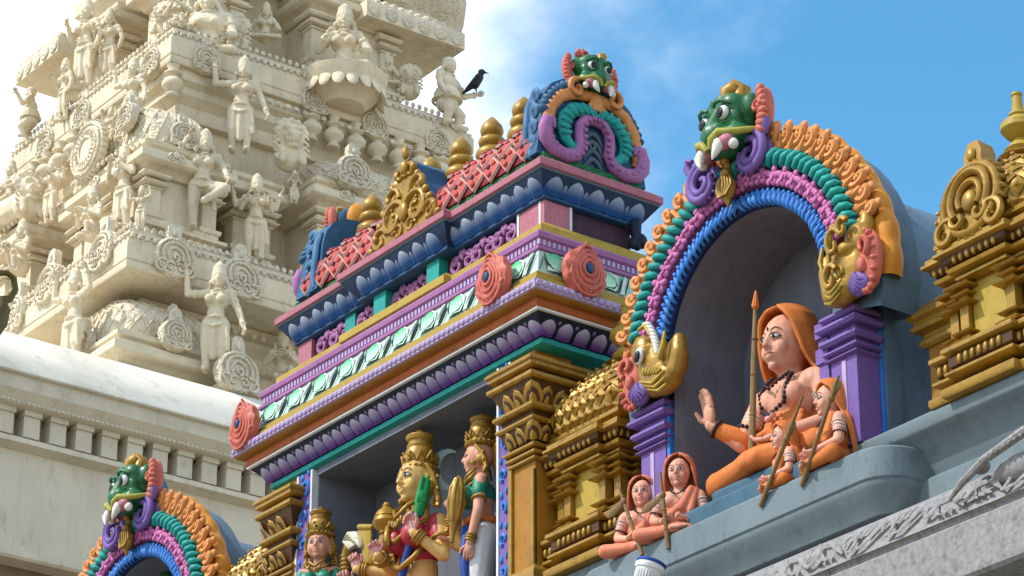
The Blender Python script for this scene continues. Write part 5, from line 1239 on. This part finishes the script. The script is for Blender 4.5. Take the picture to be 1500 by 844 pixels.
# lattice roof of the small shrines on the ledges: long axis along y or x
def lattice_roof(x0, x1, y0, y1, z, h, along, kud=True):
    cx, cy = (x0+x1)/2, (y0+y1)/2; hx, hy = (x1-x0)/2, (y1-y0)/2
    def fn(u, v):
        a = 2*pi*u; c, s = cos(a), sin(a); k = 1/(abs(c)**6+abs(s)**6)**(1/6)
        r = (1.0+.06*sin(pi*min(1,v*1.6)))*cos(v*pi/2)**.5
        return (cx + (hx*(r if along == 'y' else 1-.35*v**2))*c*k, cy + (hy*(r if along == 'x' else 1-.35*v**2))*s*k, z + h*sin(v*pi/2))
    r_ = obj('lattice_roof', G().surf(fn, 40, 10, True), m_carved, TW, 60)
    g = G()                                           # crossing ribs with a flower in each diamond
    nd = max(6, int((hx+hy)*7))
    for i in range(nd*2):
        for sg in (1,-1):
            pts = [Vector(fn(((i/ (nd*2)) + sg*t*.10) % 1, t*.85)) for t in (0,.25,.5,.75,1)]
            g.tube([p + (p-Vector((cx,cy,z))).normalized()*.01 for p in pts], .022, 5)
    obj('lattice', g, m_cream, r_, 60)
    if along == 'y': g2 = [(x1+.0, cy, pi/2)]
    else: g2 = [(cx, y0-.0, 0)]
    for px, py, rot in g2:
        if kud: inst('roof_medallion', hm, r_, (px+(.05 if rot else 0), py-(0 if rot else .05), z-.02), (-.10,0,rot), (.72,)*3)
    # sub-part location is relative to the tower, so keep it as is
    return r_
def pots(x0, y0, x1, y1, z, n, s=1.0):
    for i in range(n):
        t = (i+.5)/n; inst('pot_baluster', potb, TW, (x0+(x1-x0)*t, y0+(y1-y0)*t, z), (0,0,0), s)
potb = mesh('pot_baluster', G().lathe([(0,0),(.11,0),(.13,.04),(.09,.09),(.10,.13),(.19,.20),(.21,.27),(.17,.35),(.10,.40),(.10,.43),(.17,.47),(.17,.50),(.10,.53),(.09,.58),(.13,.66),(0,.66)], 16), m_cream, 50)
def bay(x0, x1, y0, y1, z0, zb, zc, pil, roof=None, rh=.7, nm='bay'):
    """projecting shrine bay: base mouldings z0..zb, wall to zc, cornice above, lattice roof"""
    p = [(x0,y0),(x1,y0),(x1,y1),(x0,y1)]; h = zb-z0
    tw(nm+'_base', p, [(-.2,z0),(.22,z0),(.22,z0+.25*h),(.15,z0+.32*h),(.15,z0+.42*h),(.24,z0+.5*h),(.24,z0+.66*h),(.12,z0+.78*h),(.12,z0+h),(-.2,z0+h)])
    tw(nm+'_wall', p, [(-.2,zb-.001),(0,zb-.001),(0,zc),(-.2,zc)])
    tw(nm+'_cornice', p, [(-.2,zc-.001),(.08,zc-.001),(.10,zc+.05),(.22,zc+.14),(.30,zc+.16),(.34,zc+.20),(.34,zc+.34),(.31,zc+.36),(.18,zc+.40),(.18,zc+.46),(.24,zc+.50),(.24,zc+.58),(.10,zc+.62),(.10,zc+.68),(-.2,zc+.68)])
    for x, y in pil: pilaster(x, y, zb, zc-.002, .15)
    if roof: lattice_roof(x0+.0, x1-.0, y0+.0, y1-.0, zc+.68, rh, roof)

# tier A (half hidden by the base wall)
tw('core', rect(-45.0, 25.2), [(-.5,22.0),(0,22.0),(0,24.83),(-.5,24.83)])
tw('core_moulding', rect(-45.0, 25.2), [(-.1,24.2),(.15,24.2),(.20,24.3),(.20,24.4),(.4,24.55),(.4,24.65),(.55,24.72),(.55,24.82),(-.1,24.82)])
bay(-46.4, -43.75, 23.95, 25.9, 22.3, 22.75, 23.05, [(-43.85,24.05),(-43.85,24.7),(-43.85,25.6),(-44.6,24.05)], 'y', .95)
LED = lambda z: [(-1.2,z),(-.02,z),(0,z+.03),(0,z+.13),(-.02,z+.145),(-.02,z+.16),(0,z+.175),(0,z+.50),(-.03,z+.53),(-.03,z+.60),(-.10,z+.62),(-.10,z+.68),(-.07,z+.70),(-.07,z+.76),(-.22,z+.80),(-.22,z+.88),(-.34,z+.94),(-1.2,z+.96)]
tw('ledge', rect(-43.5, 23.8), LED(24.83))
# tier B
tw('core', rect(-45.1, 25.6, -51.6, 32.2), [(-.5,25.7),(0,25.7),(0,29.75),(-.5,29.75)])
tw('core_moulding', rect(-45.1, 25.6, -51.6, 32.2), [(-.1,28.9),(.15,28.9),(.20,29.05),(.20,29.15),(.36,29.3),(.36,29.45),(.48,29.52),(.48,29.74),(-.1,29.74)])
tw('core_cornice', rect(-45.1, 25.6, -51.6, 32.2), [(-.1,27.35),(.10,27.35),(.14,27.5),(.26,27.55),(.26,27.72),(.15,27.8),(.15,27.9),(-.1,27.9)])
bay(-46.2, -44.05, 24.45, 25.75, 25.72, 26.15, 27.02, [(-44.12,24.52),(-44.12,25.68),(-45.3,24.52)], 'y', 1.0, 'corner_bay')
bay(-46.2, -44.35, 26.45, 27.05, 25.72, 26.15, 27.1, [(-44.4,26.5),(-44.4,27.0)], None, nm='slim_bay')
bay(-46.2, -43.95, 28.0, 31.6, 25.72, 26.2, 27.3, [(-44.02,28.07),(-44.02,28.9),(-44.02,30.7),(-44.02,31.5)], 'y', .75, 'middle_bay')
bay(-46.9, -46.4, 24.7, 26, 25.72, 26.15, 27.1, [(-46.85,24.75),(-46.45,24.75)], None, nm='slim_bay')
bay(-52.0, -48.2, 24.4, 26, 25.72, 26.2, 27.1, [(-51.9,24.47),(-50.9,24.47),(-49.3,24.47),(-48.28,24.47)], 'x', .75, 'front_bay')
pots(-44.55, 27.9, -44.55, 31.9, 29.06, 8, 1.0); pots(-44.6, 24.9, -44.6, 25.4, 29.05, 1); pots(-51.6, 25.0, -47.2, 25.0, 29.06, 8)
XB2, YB2 = -44.5, 25.02
tw('ledge', rect(XB2, YB2, -50.85, 31.9), LED(29.74))
# tier C
tw('core', rect(-46.1, 26.6, -49.8, 30.6), [(-.5,30.6),(0,30.6),(0,35),(-.5,35)])
bay(-47.0, -45.4, 25.9, 27.0, 30.62, 31.05, 32.2, [(-45.48,25.97),(-45.48,26.9)], None, nm='corner_bay')
bay(-47.0, -45.15, 28.5, 30.3, 30.62, 31.1, 32.2, [(-45.22,28.57),(-45.22,30.2)], None, nm='middle_bay')
bay(-49.5, -48.1, 25.9, 27.0, 30.62, 31.05, 32.2, [(-49.4,25.97),(-48.2,25.97)], None, nm='front_bay')
def eave(x0, x1, y0, y1, z, edge):
    e = obj('sloping_eave', G().add([(x0,y0,z),(x1,y0,z),(x1,y1,z),(x0,y1,z),(x0,y0,z+.36),(x1,y0,z+.36),(x1,y1,z+.36),(x0,y1,z+.36),(x0+.1,y0+.5,z+.75),(x1-.45,y0+.5,z+.75),(x1-.45,y1-.15,z+.75),(x0+.1,y1-.15,z+.75)],
        [(3,2,1,0),(0,1,5,4),(1,2,6,5),(2,3,7,6),(3,0,4,7),(4,5,9,8),(5,6,10,9),(6,7,11,10),(7,4,8,11),(8,9,10,11)]), m_cream, TW)
    rm = mesh('eave_roundel', G().lathe([(0,0),(.13,0),(.15,.02),(.13,.04),(.09,.035),(.06,.045),(0,.05)], 18, M=Matrix.Rotation(pi/2,3,'Y').to_4x4()), m_carved, 60)
    if edge == 'x':
        n = int((y1-y0)/.34)
        for i in range(n): inst('eave_roundel', rm, e, (x1-.005, y0+(y1-y0)*(i+.5)/n, z+.18))
        g = G()
        for i in range(n*2): g.ell((x1-.12+.02*(i%2), y0+(y1-y0)*(i+.5)/n/2, z+.42),(.10,.075,.09),None,8,6)
        obj('eave_leaves', g, m_carved, e)
    else:
        n = int((x1-x0)/.34)
        for i in range(n): inst('eave_roundel', rm, e, (x0+(x1-x0)*(i+.5)/n, y0+.005, z+.18), (0,0,-pi/2))
        g = G()
        for i in range(n*2): g.ell((x0+(x1-x0)*(i+.5)/n/2, y0+.12, z+.42),(.075,.10,.09),None,8,6)
        obj('eave_leaves', g, m_carved, e)
eave(-48, -44.62, 29.4, 31.75, 32.25, 'x'); eave(-50.75, -49.0, 25.0, 27, 31.95, 'y')
p = at(590, 40, X=-45.4); obj('pot_dome', G().lathe([(0,-.6),(1.1,-.6),(1.2,-.4),(1.1,-.2),(1.45,.1),(1.5,.5),(1.3,1.0),(.8,1.5),(0,1.9)], 28, (p.x-.8, p.y+.3, 33.3)), m_carved, TW, 60)
tw('upper_cornice', rect(-45.6, 26.1, -49.2, 30.5), [(-.5,32.88),(.1,32.88),(.2,33.0),(.45,33.2),(.45,33.5),(.2,33.6),(.2,34.3),(-.5,34.3)])
tw('upper_ledge', rect(-46, 26.6, -48.9, 30), [(-.5,34.3),(.3,34.3),(.3,35),(.1,35.2),(-.5,38)])
# corner figures hold up the beams, so the medallions sit between them
for a in ((255,378,-43.5),(352,408,-43.5)): med_at(a[0], a[1], X=a[2])
for a in ((302,88,XB2),(461,148,XB2),(548,183,XB2),(640,208,XB2)): med_at(a[0], a[1], X=a[2], s=.72)
for a in ((150,368,23.8),(72,415,23.8),(22,462,23.8)): med_at(a[0], a[1], Y=a[2])
for a in ((222,92,YB2),(122,168,YB2),(68,208,YB2)): med_at(a[0], a[1], Y=a[2], s=.78)
med_at(518, 252, X=-43.55, s=.9); med_at(348, 545, X=-42.9, s=1.0); med_at(258, 490, X=-43.35, s=.75); med_at(120, 505, Y=23.75, s=.75); med_at(185,170,Y=24.3,s=.7)
p = at(348, 575, X=-43.1); obj('medallion_post', G().box(p.x-.4,p.x+.1,p.y-.32,p.y+.32,22.3,p.z+.05).box(p.x-.42,p.x+.16,p.y-.38,p.y+.38,p.z-.05,p.z+.10), m_cream, TW)
# rows of little leaf teeth along the ledges and cornices
def teeth(x, y0, y1, z, face, pitch=.15, r=.05):
    g = G(); t = y0
    while t < y1:
        g.ell((x, t, z) if face == 'x' else (t, x, z), (.035, r, .06) if face == 'x' else (r, .035, .06), None, 6, 4); t += pitch
    obj('leaf_teeth', g, m_carved, TW, kind='stuff')
for z, xo in ((25.68,-43.58),(25.47,-43.51)): teeth(xo, 23.9, 33, z, 'x'); teeth(23.8+(-43.5-xo), -57, -43.6, z, 'y')
for z, xo in ((30.59,-44.58),(30.38,-44.51)): teeth(xo, 25.1, 31.8, z, 'x'); teeth(25.02+(-44.5-xo), -50.7, -44.6, z, 'y')
teeth(-44.52, 26, 31.8, 29.60, 'x', .2, .07); teeth(-44.9, 25.8, 32, 27.62, 'x', .2, .07); teeth(-44.45, 26, 33, 24.68, 'x', .2, .07)
teeth(-43.62, 28.0, 31.6, 27.91, 'x', .16); teeth(-43.72, 24.4, 25.8, 27.63, 'x', .16); teeth(24.12, -46.3, -44.0, 27.63, 'y', .16); teeth(24.07, -52.2, -48.0, 27.71, 'y', .16)
# small relief scrolls on the bay cornices
rs = G()
for s in (1,-1): rs.tube([(s*(.09+px),-.02,.10+pz) for px,_,pz in spiral(0,0,.08,.02,pi/2,pi/2-s*5.5*s,14)], .022, 5)
rs.ell((0,-.02,.16),(.05,.03,.08)); rs.prism([(-.2,0),(.2,0),(.12,.16),(0,.26),(-.12,.16)], -.01, .05, 'y')
rsm = mesh('cornice_scroll', rs, m_carved, 60)
for y in (24.8,25.4,26.75,28.4,29.2,30.3,31.2): inst('cornice_scroll', rsm, TW, ((-43.71 if y < 26 else (-44.0 if y < 28 else -43.61)), y, 27.20 if y < 28 else 27.47), (0,0,pi/2))
for x in (-44.5,-45.4,-48.8,-49.6,-50.6,-51.4): inst('cornice_scroll', rsm, TW, (x, 24.11 if x > -47 else 24.06, 27.20))

# ---- plaster statues
def pfig(name, label, px, X=None, Y=None, H=1.75, rot=0, pose='stand', dz=0, grp=None, crownh=.13, fat=1.0, lean=0):
    """cream statue with its base point at pixel px; local unit: H = 1 to the top of the head"""
    p = at(px[0], px[1], X=X, Y=Y); R = thing(name, label, 'statue', (p.x, p.y, p.z+dz), grp, radians(rot)); H *= 1.10; R.scale = (H,H,H)
    b = G(); ex = G(); f = fat
    sit = pose in ('sit','kneel'); dwf = pose == 'dwarf'
    hz = .10 if sit else (.36 if dwf else .47)         # hip height
    k = 1.55 if sit else (1.35 if dwf else 1.0)        # seated figures are built larger so H stays their height
    S_ = .31*k; sz = hz+S_; hx = .02 if pose in ('dance','support') else 0
    sx = .125*k**.7*f; hc = (hx, -.015, sz+.125*k); hr = (.066*k, .074*k, .090*k)
    head_geo(b, hc, *hr)
    b.cap((hx,.01,sz-.02),(hx,.0,sz+.06*k),.040*k,.036*k)
    b.ell((hx*.5,.0,sz-.08*k),(.108*k*f,.078*k*f,.095*k)).ell((0,.005,hz+.10*k),(.080*k*f*(1.5 if dwf else 1),.068*k*f*(1.6 if dwf else 1),.11*k)).ell((-hx,.01,hz+.01),(.105*k*f,.085*k*f,.085*k))
    b.cap((-sx,.0,sz-.01),(sx+hx,.0,sz-.01),.042*k,.042*k)
    if name != 'dwarf_statue' :
        for s in (1,-1): b.ell((s*.052*k,-.068*k,sz-.085*k),(.046*k,.042*k,.044*k))
    arms = {'stand': [((-.19,-.02,-.15),(-.14,-.14,-.05)), ((.19,.0,-.16),(.17,-.03,-.32))],
            'four': [((-.17,-.02,-.15),(-.12,-.14,-.06)), ((.17,-.02,-.15),(.13,-.14,-.06)), ((-.22,.03,-.10),(-.27,-.02,.06)), ((.22,.03,-.10),(.27,-.02,.06))],
            'dance': [((-.22,-.02,.05),(-.14,-.03,.20)), ((.21,-.03,-.14),(.24,-.12,-.27))],
            'support': [((-.25,-.02,-.02),(-.27,-.04,.20)), ((.20,.0,-.17),(.26,-.06,-.36))],
            'hold2': [((-.25,-.05,.0),(-.22,-.08,.2)), ((.25,-.05,.0),(.22,-.08,.2))],
            'flute': [((-.20,-.06,-.13),(-.08,-.16,.03)), ((.19,-.06,-.13),(.02,-.17,.03))],
            'sit': [((-.20,-.05,-.17),(-.13,-.17,-.10)), ((.20,-.05,-.17),(.16,-.18,-.24))],
            'kneel': [((-.19,-.06,-.16),(-.06,-.17,-.08)), ((.19,-.06,-.16),(.06,-.17,-.08))],
            'dwarf': [((-.17,-.02,-.13),(-.20,-.10,-.26)), ((.21,-.06,-.14),(.36,-.10,-.06))]}[pose]
    for i, (e, w) in enumerate(arms):
        s = -1 if e[0] < 0 else 1; a = Vector((s*sx, .0 if i < 2 else .03, sz-.01)); o_ = Vector((0,0,sz))
        e = o_ + Vector(e)*k; w = o_ + Vector(w)*k
        b.cap(a, e, .040*k, .032*k); b.cap(e, w, .032*k, .023*k)
        d = (w-e).normalized(); hand(ex, w, d+Vector((0,-.1,.1)), (-s,-.4,.1), .092*k, .5, s)
        b.tube(ring(a.lerp(e,.5), e-a, .040*k), .008*k, 5); b.tube(ring(e.lerp(w,.82), w-e, .028*k), .008*k, 5)
    if pose in ('sit',):
        for s in (1,-1): b.cap((s*.08,.02,.09),(s*.30,-.16,.08),.080,.062); b.cap((s*.30,-.16,.08),(-s*.05,-.22,.06),.058,.040)
    elif pose == 'kneel':
        b.cap((.07,.02,.10),(.14,-.22,.20),.075,.055); b.cap((.14,-.22,.20),(.14,-.20,.02),.052,.036); b.cap((-.07,.02,.10),(-.12,-.20,.06),.075,.06); b.cap((-.12,-.2,.06),(-.1,.12,.04),.055,.04); b.cap((.14,-.2,.03),(.14,-.29,.02),.032,.024)
    elif pose == 'dwarf':
        for s in (1,-1): b.cap((s*.07,.0,.36),(s*.13,-.12,.22),.095,.075); b.cap((s*.13,-.12,.22),(s*.12,-.06,.05),.068,.05); b.cap((s*.12,-.05,.04),(s*.13,-.15,.03),.042,.032)
    elif pose == 'dance':
        b.cap((-.06,.0,.46),(-.07,-.02,.25),.072,.052); b.cap((-.07,-.02,.25),(-.06,.02,.04),.05,.033); b.cap((.06,.0,.46),(.22,-.12,.40),.072,.055); b.cap((.22,-.12,.40),(.02,-.16,.24),.052,.034); b.cap((-.06,.0,.03),(-.06,-.1,.02),.03,.022)
    else:
        for s in (1,-1): b.cap((s*.06,.0,.46),(s*.07,-.02,.25),.074,.054); b.cap((s*.07,-.02,.25),(s*.065,.01,.04),.05,.034); b.cap((s*.065,.0,.03),(s*.075,-.10,.02),.032,.024)
        b.cap((0,-.07,.44),(0,-.055,.14),.022,.030)
    for t, w in ((.0,.050),(.05,.062)): b.tube(ring((hx, -.02, sz-.02-t*k), (0,.5,1), w*k*1.2, 16), .010*k, 5)
    b.tube(ring((0,.005,hz+.05*k), (0,0,1), .092*k*f*(1.3 if dwf else 1), 18), .014*k, 6)
    if not sit and not dwf: b.tube([(.09,-.05,hz),(.12,-.06,hz-.14),(.13,-.05,hz-.28)], [.02,.024,.02], 6).tube([(-.10,-.05,hz),(0,-.10,hz-.05),(.10,-.05,hz)], .016, 6)
    c = Vector(hc); hk = crownh*k; r = .064*k
    pr = [(0,.02*k),(r*1.06,.02*k),(r*1.16,.035*k),(r*1.05,.05*k),(r*.95,.05*k+hk*.25),(r*.85,.05*k+hk*.5),(r*.9,.05*k+hk*.55),(r*.6,.05*k+hk*.65),(r*.62,.05*k+hk*.72),(r*.3,.05*k+hk*.85),(r*.1,.05*k+hk),(0,.05*k+hk)]
    b.lathe(pr, 14, c)
    for s in (1,-1): b.ell(c+Vector((s*hr[0]*1.15,.0,-.035*k)),(.018*k,.02*k,.026*k)); b.cap(c+Vector((s*hr[0]*1.1,.02,-.04*k)),(s*sx*.8+hx,.02,sz+.02),.020*k,.024*k)
    body('statue_body', b, m_cream, R, .0085, 1, ex)
    # finer marks of the face
    for s in (1,-1): ex2 = None
    return R
CF = 48
pfig('dancer_statue', 'dancing plaster woman with one arm over her head, between pilasters of the middle tier', (292,338), X=-43.75, H=1.72, rot=62, pose='dance')
pfig('guardian_statue', 'four armed standing plaster guardian in the recess right of the dancer', (372,384), X=-43.85, H=1.50, rot=66, pose='four')
pfig('bearer_statue', 'large plaster woman bearing the upper corner beam on her raised arm', (350,226), X=-44.1, H=1.72, rot=55, pose='support')
pfig('lotus_goddess', 'four armed plaster goddess seated on a lotus below the upper cornice', (503,112), X=-44.45, H=1.42, rot=52, pose='sit', crownh=.11)
pfig('dwarf_statue', 'plump plaster dwarf on the far right ledge, a crow perched on his hand', (655,190), X=-44.55, H=1.36, rot=112, pose='dwarf', fat=1.2, crownh=.04)
pfig('seated_lord', 'big bellied plaster figure seated at the top edge of the picture', (300,92), X=-45.0, H=1.55, rot=55, pose='sit', fat=1.35)
pfig('attendant_statue', 'tiny plaster attendant seated beside the maned lion', (388,62), X=-45.3, H=.78, rot=60, pose='sit')
pfig('attendant_statue', 'tiny plaster attendant under the roundel eave near the lotus goddess', (565,128), X=-45.1, H=.70, rot=60, pose='sit')
pfig('standing_lord', 'tall plaster figure with tall crown standing on the upper left ledge', (122,132), Y=25.2, H=1.72, rot=18, pose='stand')
pfig('standing_consort', 'plaster figure standing close right of the tall crowned one, by the pilaster', (156,122), Y=25.5, H=1.42, rot=30, pose='stand')
pfig('lion_tamer', 'shorter plaster figure standing under the left eave, in front of a lion head', (92,178), Y=24.95, H=1.18, rot=0, pose='stand')
pfig('dwarf_statue', 'plump plaster dwarf at the left edge lifting his arm against the sky', (42,205), Y=25.0, H=1.0, rot=-42, pose='dwarf', fat=1.15, crownh=.04)
pfig('bearer_statue', 'plaster bearer with tall crown at the left of the upper corner beam', (190,205), Y=24.62, H=1.45, rot=16, pose='support')
pfig('wheel_keeper', 'small plaster figure with raised hands beside the carved wheel', (160,222), Y=24.5, H=.78, rot=8, pose='hold2')
pfig('flute_player', 'plaster flute player standing left of the corner bay', (178,338), Y=24.15, H=1.45, rot=14, pose='flute')
pfig('kneeling_devotee', 'kneeling plaster devotee with joined hands below the flute player', (135,352), Y=23.95, H=.98, rot=5, pose='kneel')
pfig('kneeling_devotee', 'kneeling plaster devotee at the left edge on the middle ledge', (30,402), Y=23.95, H=1.0, rot=0, pose='kneel')
pfig('bearer_statue', 'plaster bearer left of the lowest domed shrine, arms up under the beam', (104,540), Y=23.45, H=1.62, rot=14, pose='hold2')
pfig('bearer_statue', 'plaster bearer woman right of the lowest domed shrine, leaning on her straight arm', (312,548), X=-43.15, H=1.80, rot=52, pose='support')
pfig('crouching_group', 'small plaster figure crouching in the shade behind the medallion post', (412,562), X=-44.2, H=.95, rot=60, pose='kneel')
pfig('crouching_group', 'small plaster head and shoulders just above the white coping at left', (72,522), Y=24.6, H=.6, rot=20, pose='sit')
pfig('small_dancer', 'small plaster dancer in the shadow between the corner bay and the dancer woman', (330,330), X=-44.6, H=1.0, rot=60, pose='dance')
pfig('child_attendant', 'small plaster attendant at the feet of the flute player, hands raised', (205,338), Y=24.2, H=.75, rot=30, pose='hold2')
pfig('arch_spirit', 'plaster spirit with raised arms in front of the middle bay cornice', (470,330), X=-44.0, H=.62, rot=70, pose='hold2')
pfig('door_keeper', 'plaster keeper standing at the left end of the front bay', (72,330), Y=24.3, H=1.2, rot=10, pose='four')
pfig('seated_sage', 'plaster sage seated near the left edge over the stone medallions', (14,300), Y=24.2, H=.85, rot=0, pose='sit')
pfig('niche_figure', 'plaster figure half hidden behind the kiosk roof, in the far bay', (520,395), X=-43.95, H=1.35, rot=70, pose='stand')
pfig('seated_player', 'plaster musician seated below the lion head at the corner of the middle bay', (430,300), X=-43.9, H=.6, rot=70, pose='flute')
pfig('reclining_guard', 'plaster guard kneeling on the upper ledge left of the first medallion', (262,42), X=-44.7, H=.8, rot=40, pose='kneel')
bake()
# lions, wheel, conch-like scroll beasts
def lion(label, px, X=None, Y=None, s=.8, rot=60, body_=False):
    p = at(px[0], px[1], X=X, Y=Y); R = thing('lion_statue', label, 'statue', p, None, radians(rot)); R.scale = (s,s,s)
    b = G(); ex = G()
    b.ell((0,0,.62),(.26,.24,.26)).ell((0,-.2,.52),(.17,.14,.13)).ell((0,-.18,.36),(.13,.10,.06)).ell((0,.05,.22),(.30,.22,.30))
    for q in (1,-1):
        b.ell((q*.12,-.2,.72),(.08,.07,.07)).ell((q*.23,.02,.84),(.07,.05,.10)).ell((q*.09,-.32,.55),(.06,.05,.05)).cap((q*.18,-.12,.25),(q*.2,-.2,.03),.09,.07)
        for k in range(5): b.tube([(q*(.24+px_),-.02-.03*k,.72-.14*k+pz) for px_,_,pz in spiral(0,0,.10,.02,0,q*6,12)], .032, 6)
        for k in range(3): ex.cap((q*.05+q*.05*k,-.30,.44),(q*.05+q*.05*k,-.31,.37),.018,.005,6)
    for k in range(7): a = pi*k/6; b.ell((.24*cos(a),-.02,.72+.22*sin(a)),(.08,.06,.10),ry(pi/2-a).to_3x3(),8,6)
    if body_:
        b.cap((0,.1,.35),(0,1.0,.42),.28,.30).ell((0,1.1,.40),(.3,.3,.32)); b.tube([(.0,1.35,.5),(0,1.5,.75),(0,1.4,1.0),(0,1.25,.95)], [.06,.06,.06,.03], 7)
        for q in (1,-1): b.cap((q*.18,1.1,.3),(q*.2,1.0,.0),.12,.08)
    body('statue_body', b, m_cream, R, .022, 2, ex)
lion('maned plaster lion head between the seated lord and the tiny attendant', (345,78), X=-45.0, s=.82)
lion('plaster lion head with curls under the roundel eave, left of the dwarf', (600,142), X=-44.9, s=.72)
lion('plaster lion head with curled mane at the corner of the middle bay', (424,245), X=-44.1, s=1.0, rot=75)
lion('plaster lion head low behind the shorter standing figure at upper left', (98,86), Y=25.4, s=.6, rot=0)
lion('plaster beast with long body left of the wheel on the middle tier', (40,318), Y=24.1, s=.95, rot=90, body_=True)
lion('plaster lion face left of the seated lord at the top edge', (238,52), X=-45.3, s=.72, rot=30)
p = at(135, 222, Y=24.2); wh = thing('stone_wheel', 'round carved plaster wheel standing on the middle tier', 'wheel', p)
g = G().lathe([(0,-.05),(.50,-.05),(.56,0),(.56,.10),(.50,.14),(0,.14)], 36, p, Matrix.Rotation(pi/2,4,'X'))
obj('disc', g, m_cream, wh); g = G()
for r0 in (.50,.38,.24): g.tube([(p.x+r0*cos(a), p.y-.15, p.z+r0*sin(a)) for a in [2*pi*i/30 for i in range(30)]], .03, 6, True)
for i in range(24): a = 2*pi*i/24; g.tube([(p.x+.22*cos(a), p.y-.15, p.z+.22*sin(a)),(p.x+.40*cos(a), p.y-.15, p.z+.40*sin(a))], [.02,.035], 5)
for i in range(30): a = 2*pi*i/30; g.ell((p.x+.57*cos(a), p.y-.05, p.z+.57*sin(a)),(.04,.08,.04),None,6,4)
obj('spokes', g, m_carved, wh)
p = at(503, 112, X=-44.45); lo = thing('lotus_pedestal', 'big upturned plaster lotus under the seated goddess', 'pedestal', (p.x, p.y, p.z-.7))
g = G().lathe([(0,.0),(.42,.0),(.62,.18),(.80,.42),(.86,.62),(.70,.68),(0,.69)], 30, (p.x,p.y,p.z-.7))
for i in range(18): a = 2*pi*i/18; g.ell((p.x+.74*cos(a), p.y+.74*sin(a), p.z-.36),(.13,.06,.28),rz(a+pi/2).to_3x3() @ Matrix.Rotation(-.45,3,'X'),8,7)
obj('petals', g, m_cream, lo)
# crows
def crow(label, px, X, rot, s=1):
    p = at(px[0], px[1], X=X); R = thing('crow', label, 'bird', p, None, rot); R.scale = (s,s,s); b = G()
    b.cap((0,.02,.12),(0,-.06,.26),.085,.075).ell((0,-.10,.37),(.055,.065,.055)).cap((0,-.06,.27),(0,-.09,.35),.06,.05).cap((0,.06,.10),(0,.22,-.06),.06,.022).cap((0,-.14,.37),(0,-.23,.35),.022,.006)
    for q in (1,-1): b.cap((q*.075,-.03,.25),(q*.05,.18,-.01),.045,.018)
    body('feathers', b, m_crow, R, .009, 2)
    mk('leg', G().cap((.03,0,.08),(.03,-.01,-.02),.010,.009,6), m_crow, R); mk('leg', G().cap((-.03,0,.08),(-.03,-.01,-.02),.010,.009,6), m_crow, R)
m_crow = mat('black_feathers', (.012, .013, .018), .45, .2, .2, 20)
crow('black crow perched on the hand of the plaster dwarf against the sky', (697,133), -44.4, radians(150), 1.15)
crow('black crow on the upper tier at the top edge of the picture', (556,9), -45.0, radians(120), 1.0)
bake()
# dark bronze bracket at the left edge
br = thing('bronze_bracket', 'dark bronze curled bracket at the left edge above the white coping', 'bracket', at(8,470,X=-41.5))
obj('curl', G().tube([at(x,y,X=-41.5) for x, y in ((-30,500),(-6,470),(4,452),(2,440),(14,438),(22,424),(20,408),(10,400),(-6,400),(-20,405))], [.22,.2,.13,.10,.07,.06,.055,.05,.05,.05], 10), mat('dark_bronze', (.10,.07,.02), .4, .2, .2, 8, .4), br, 60)
bake()
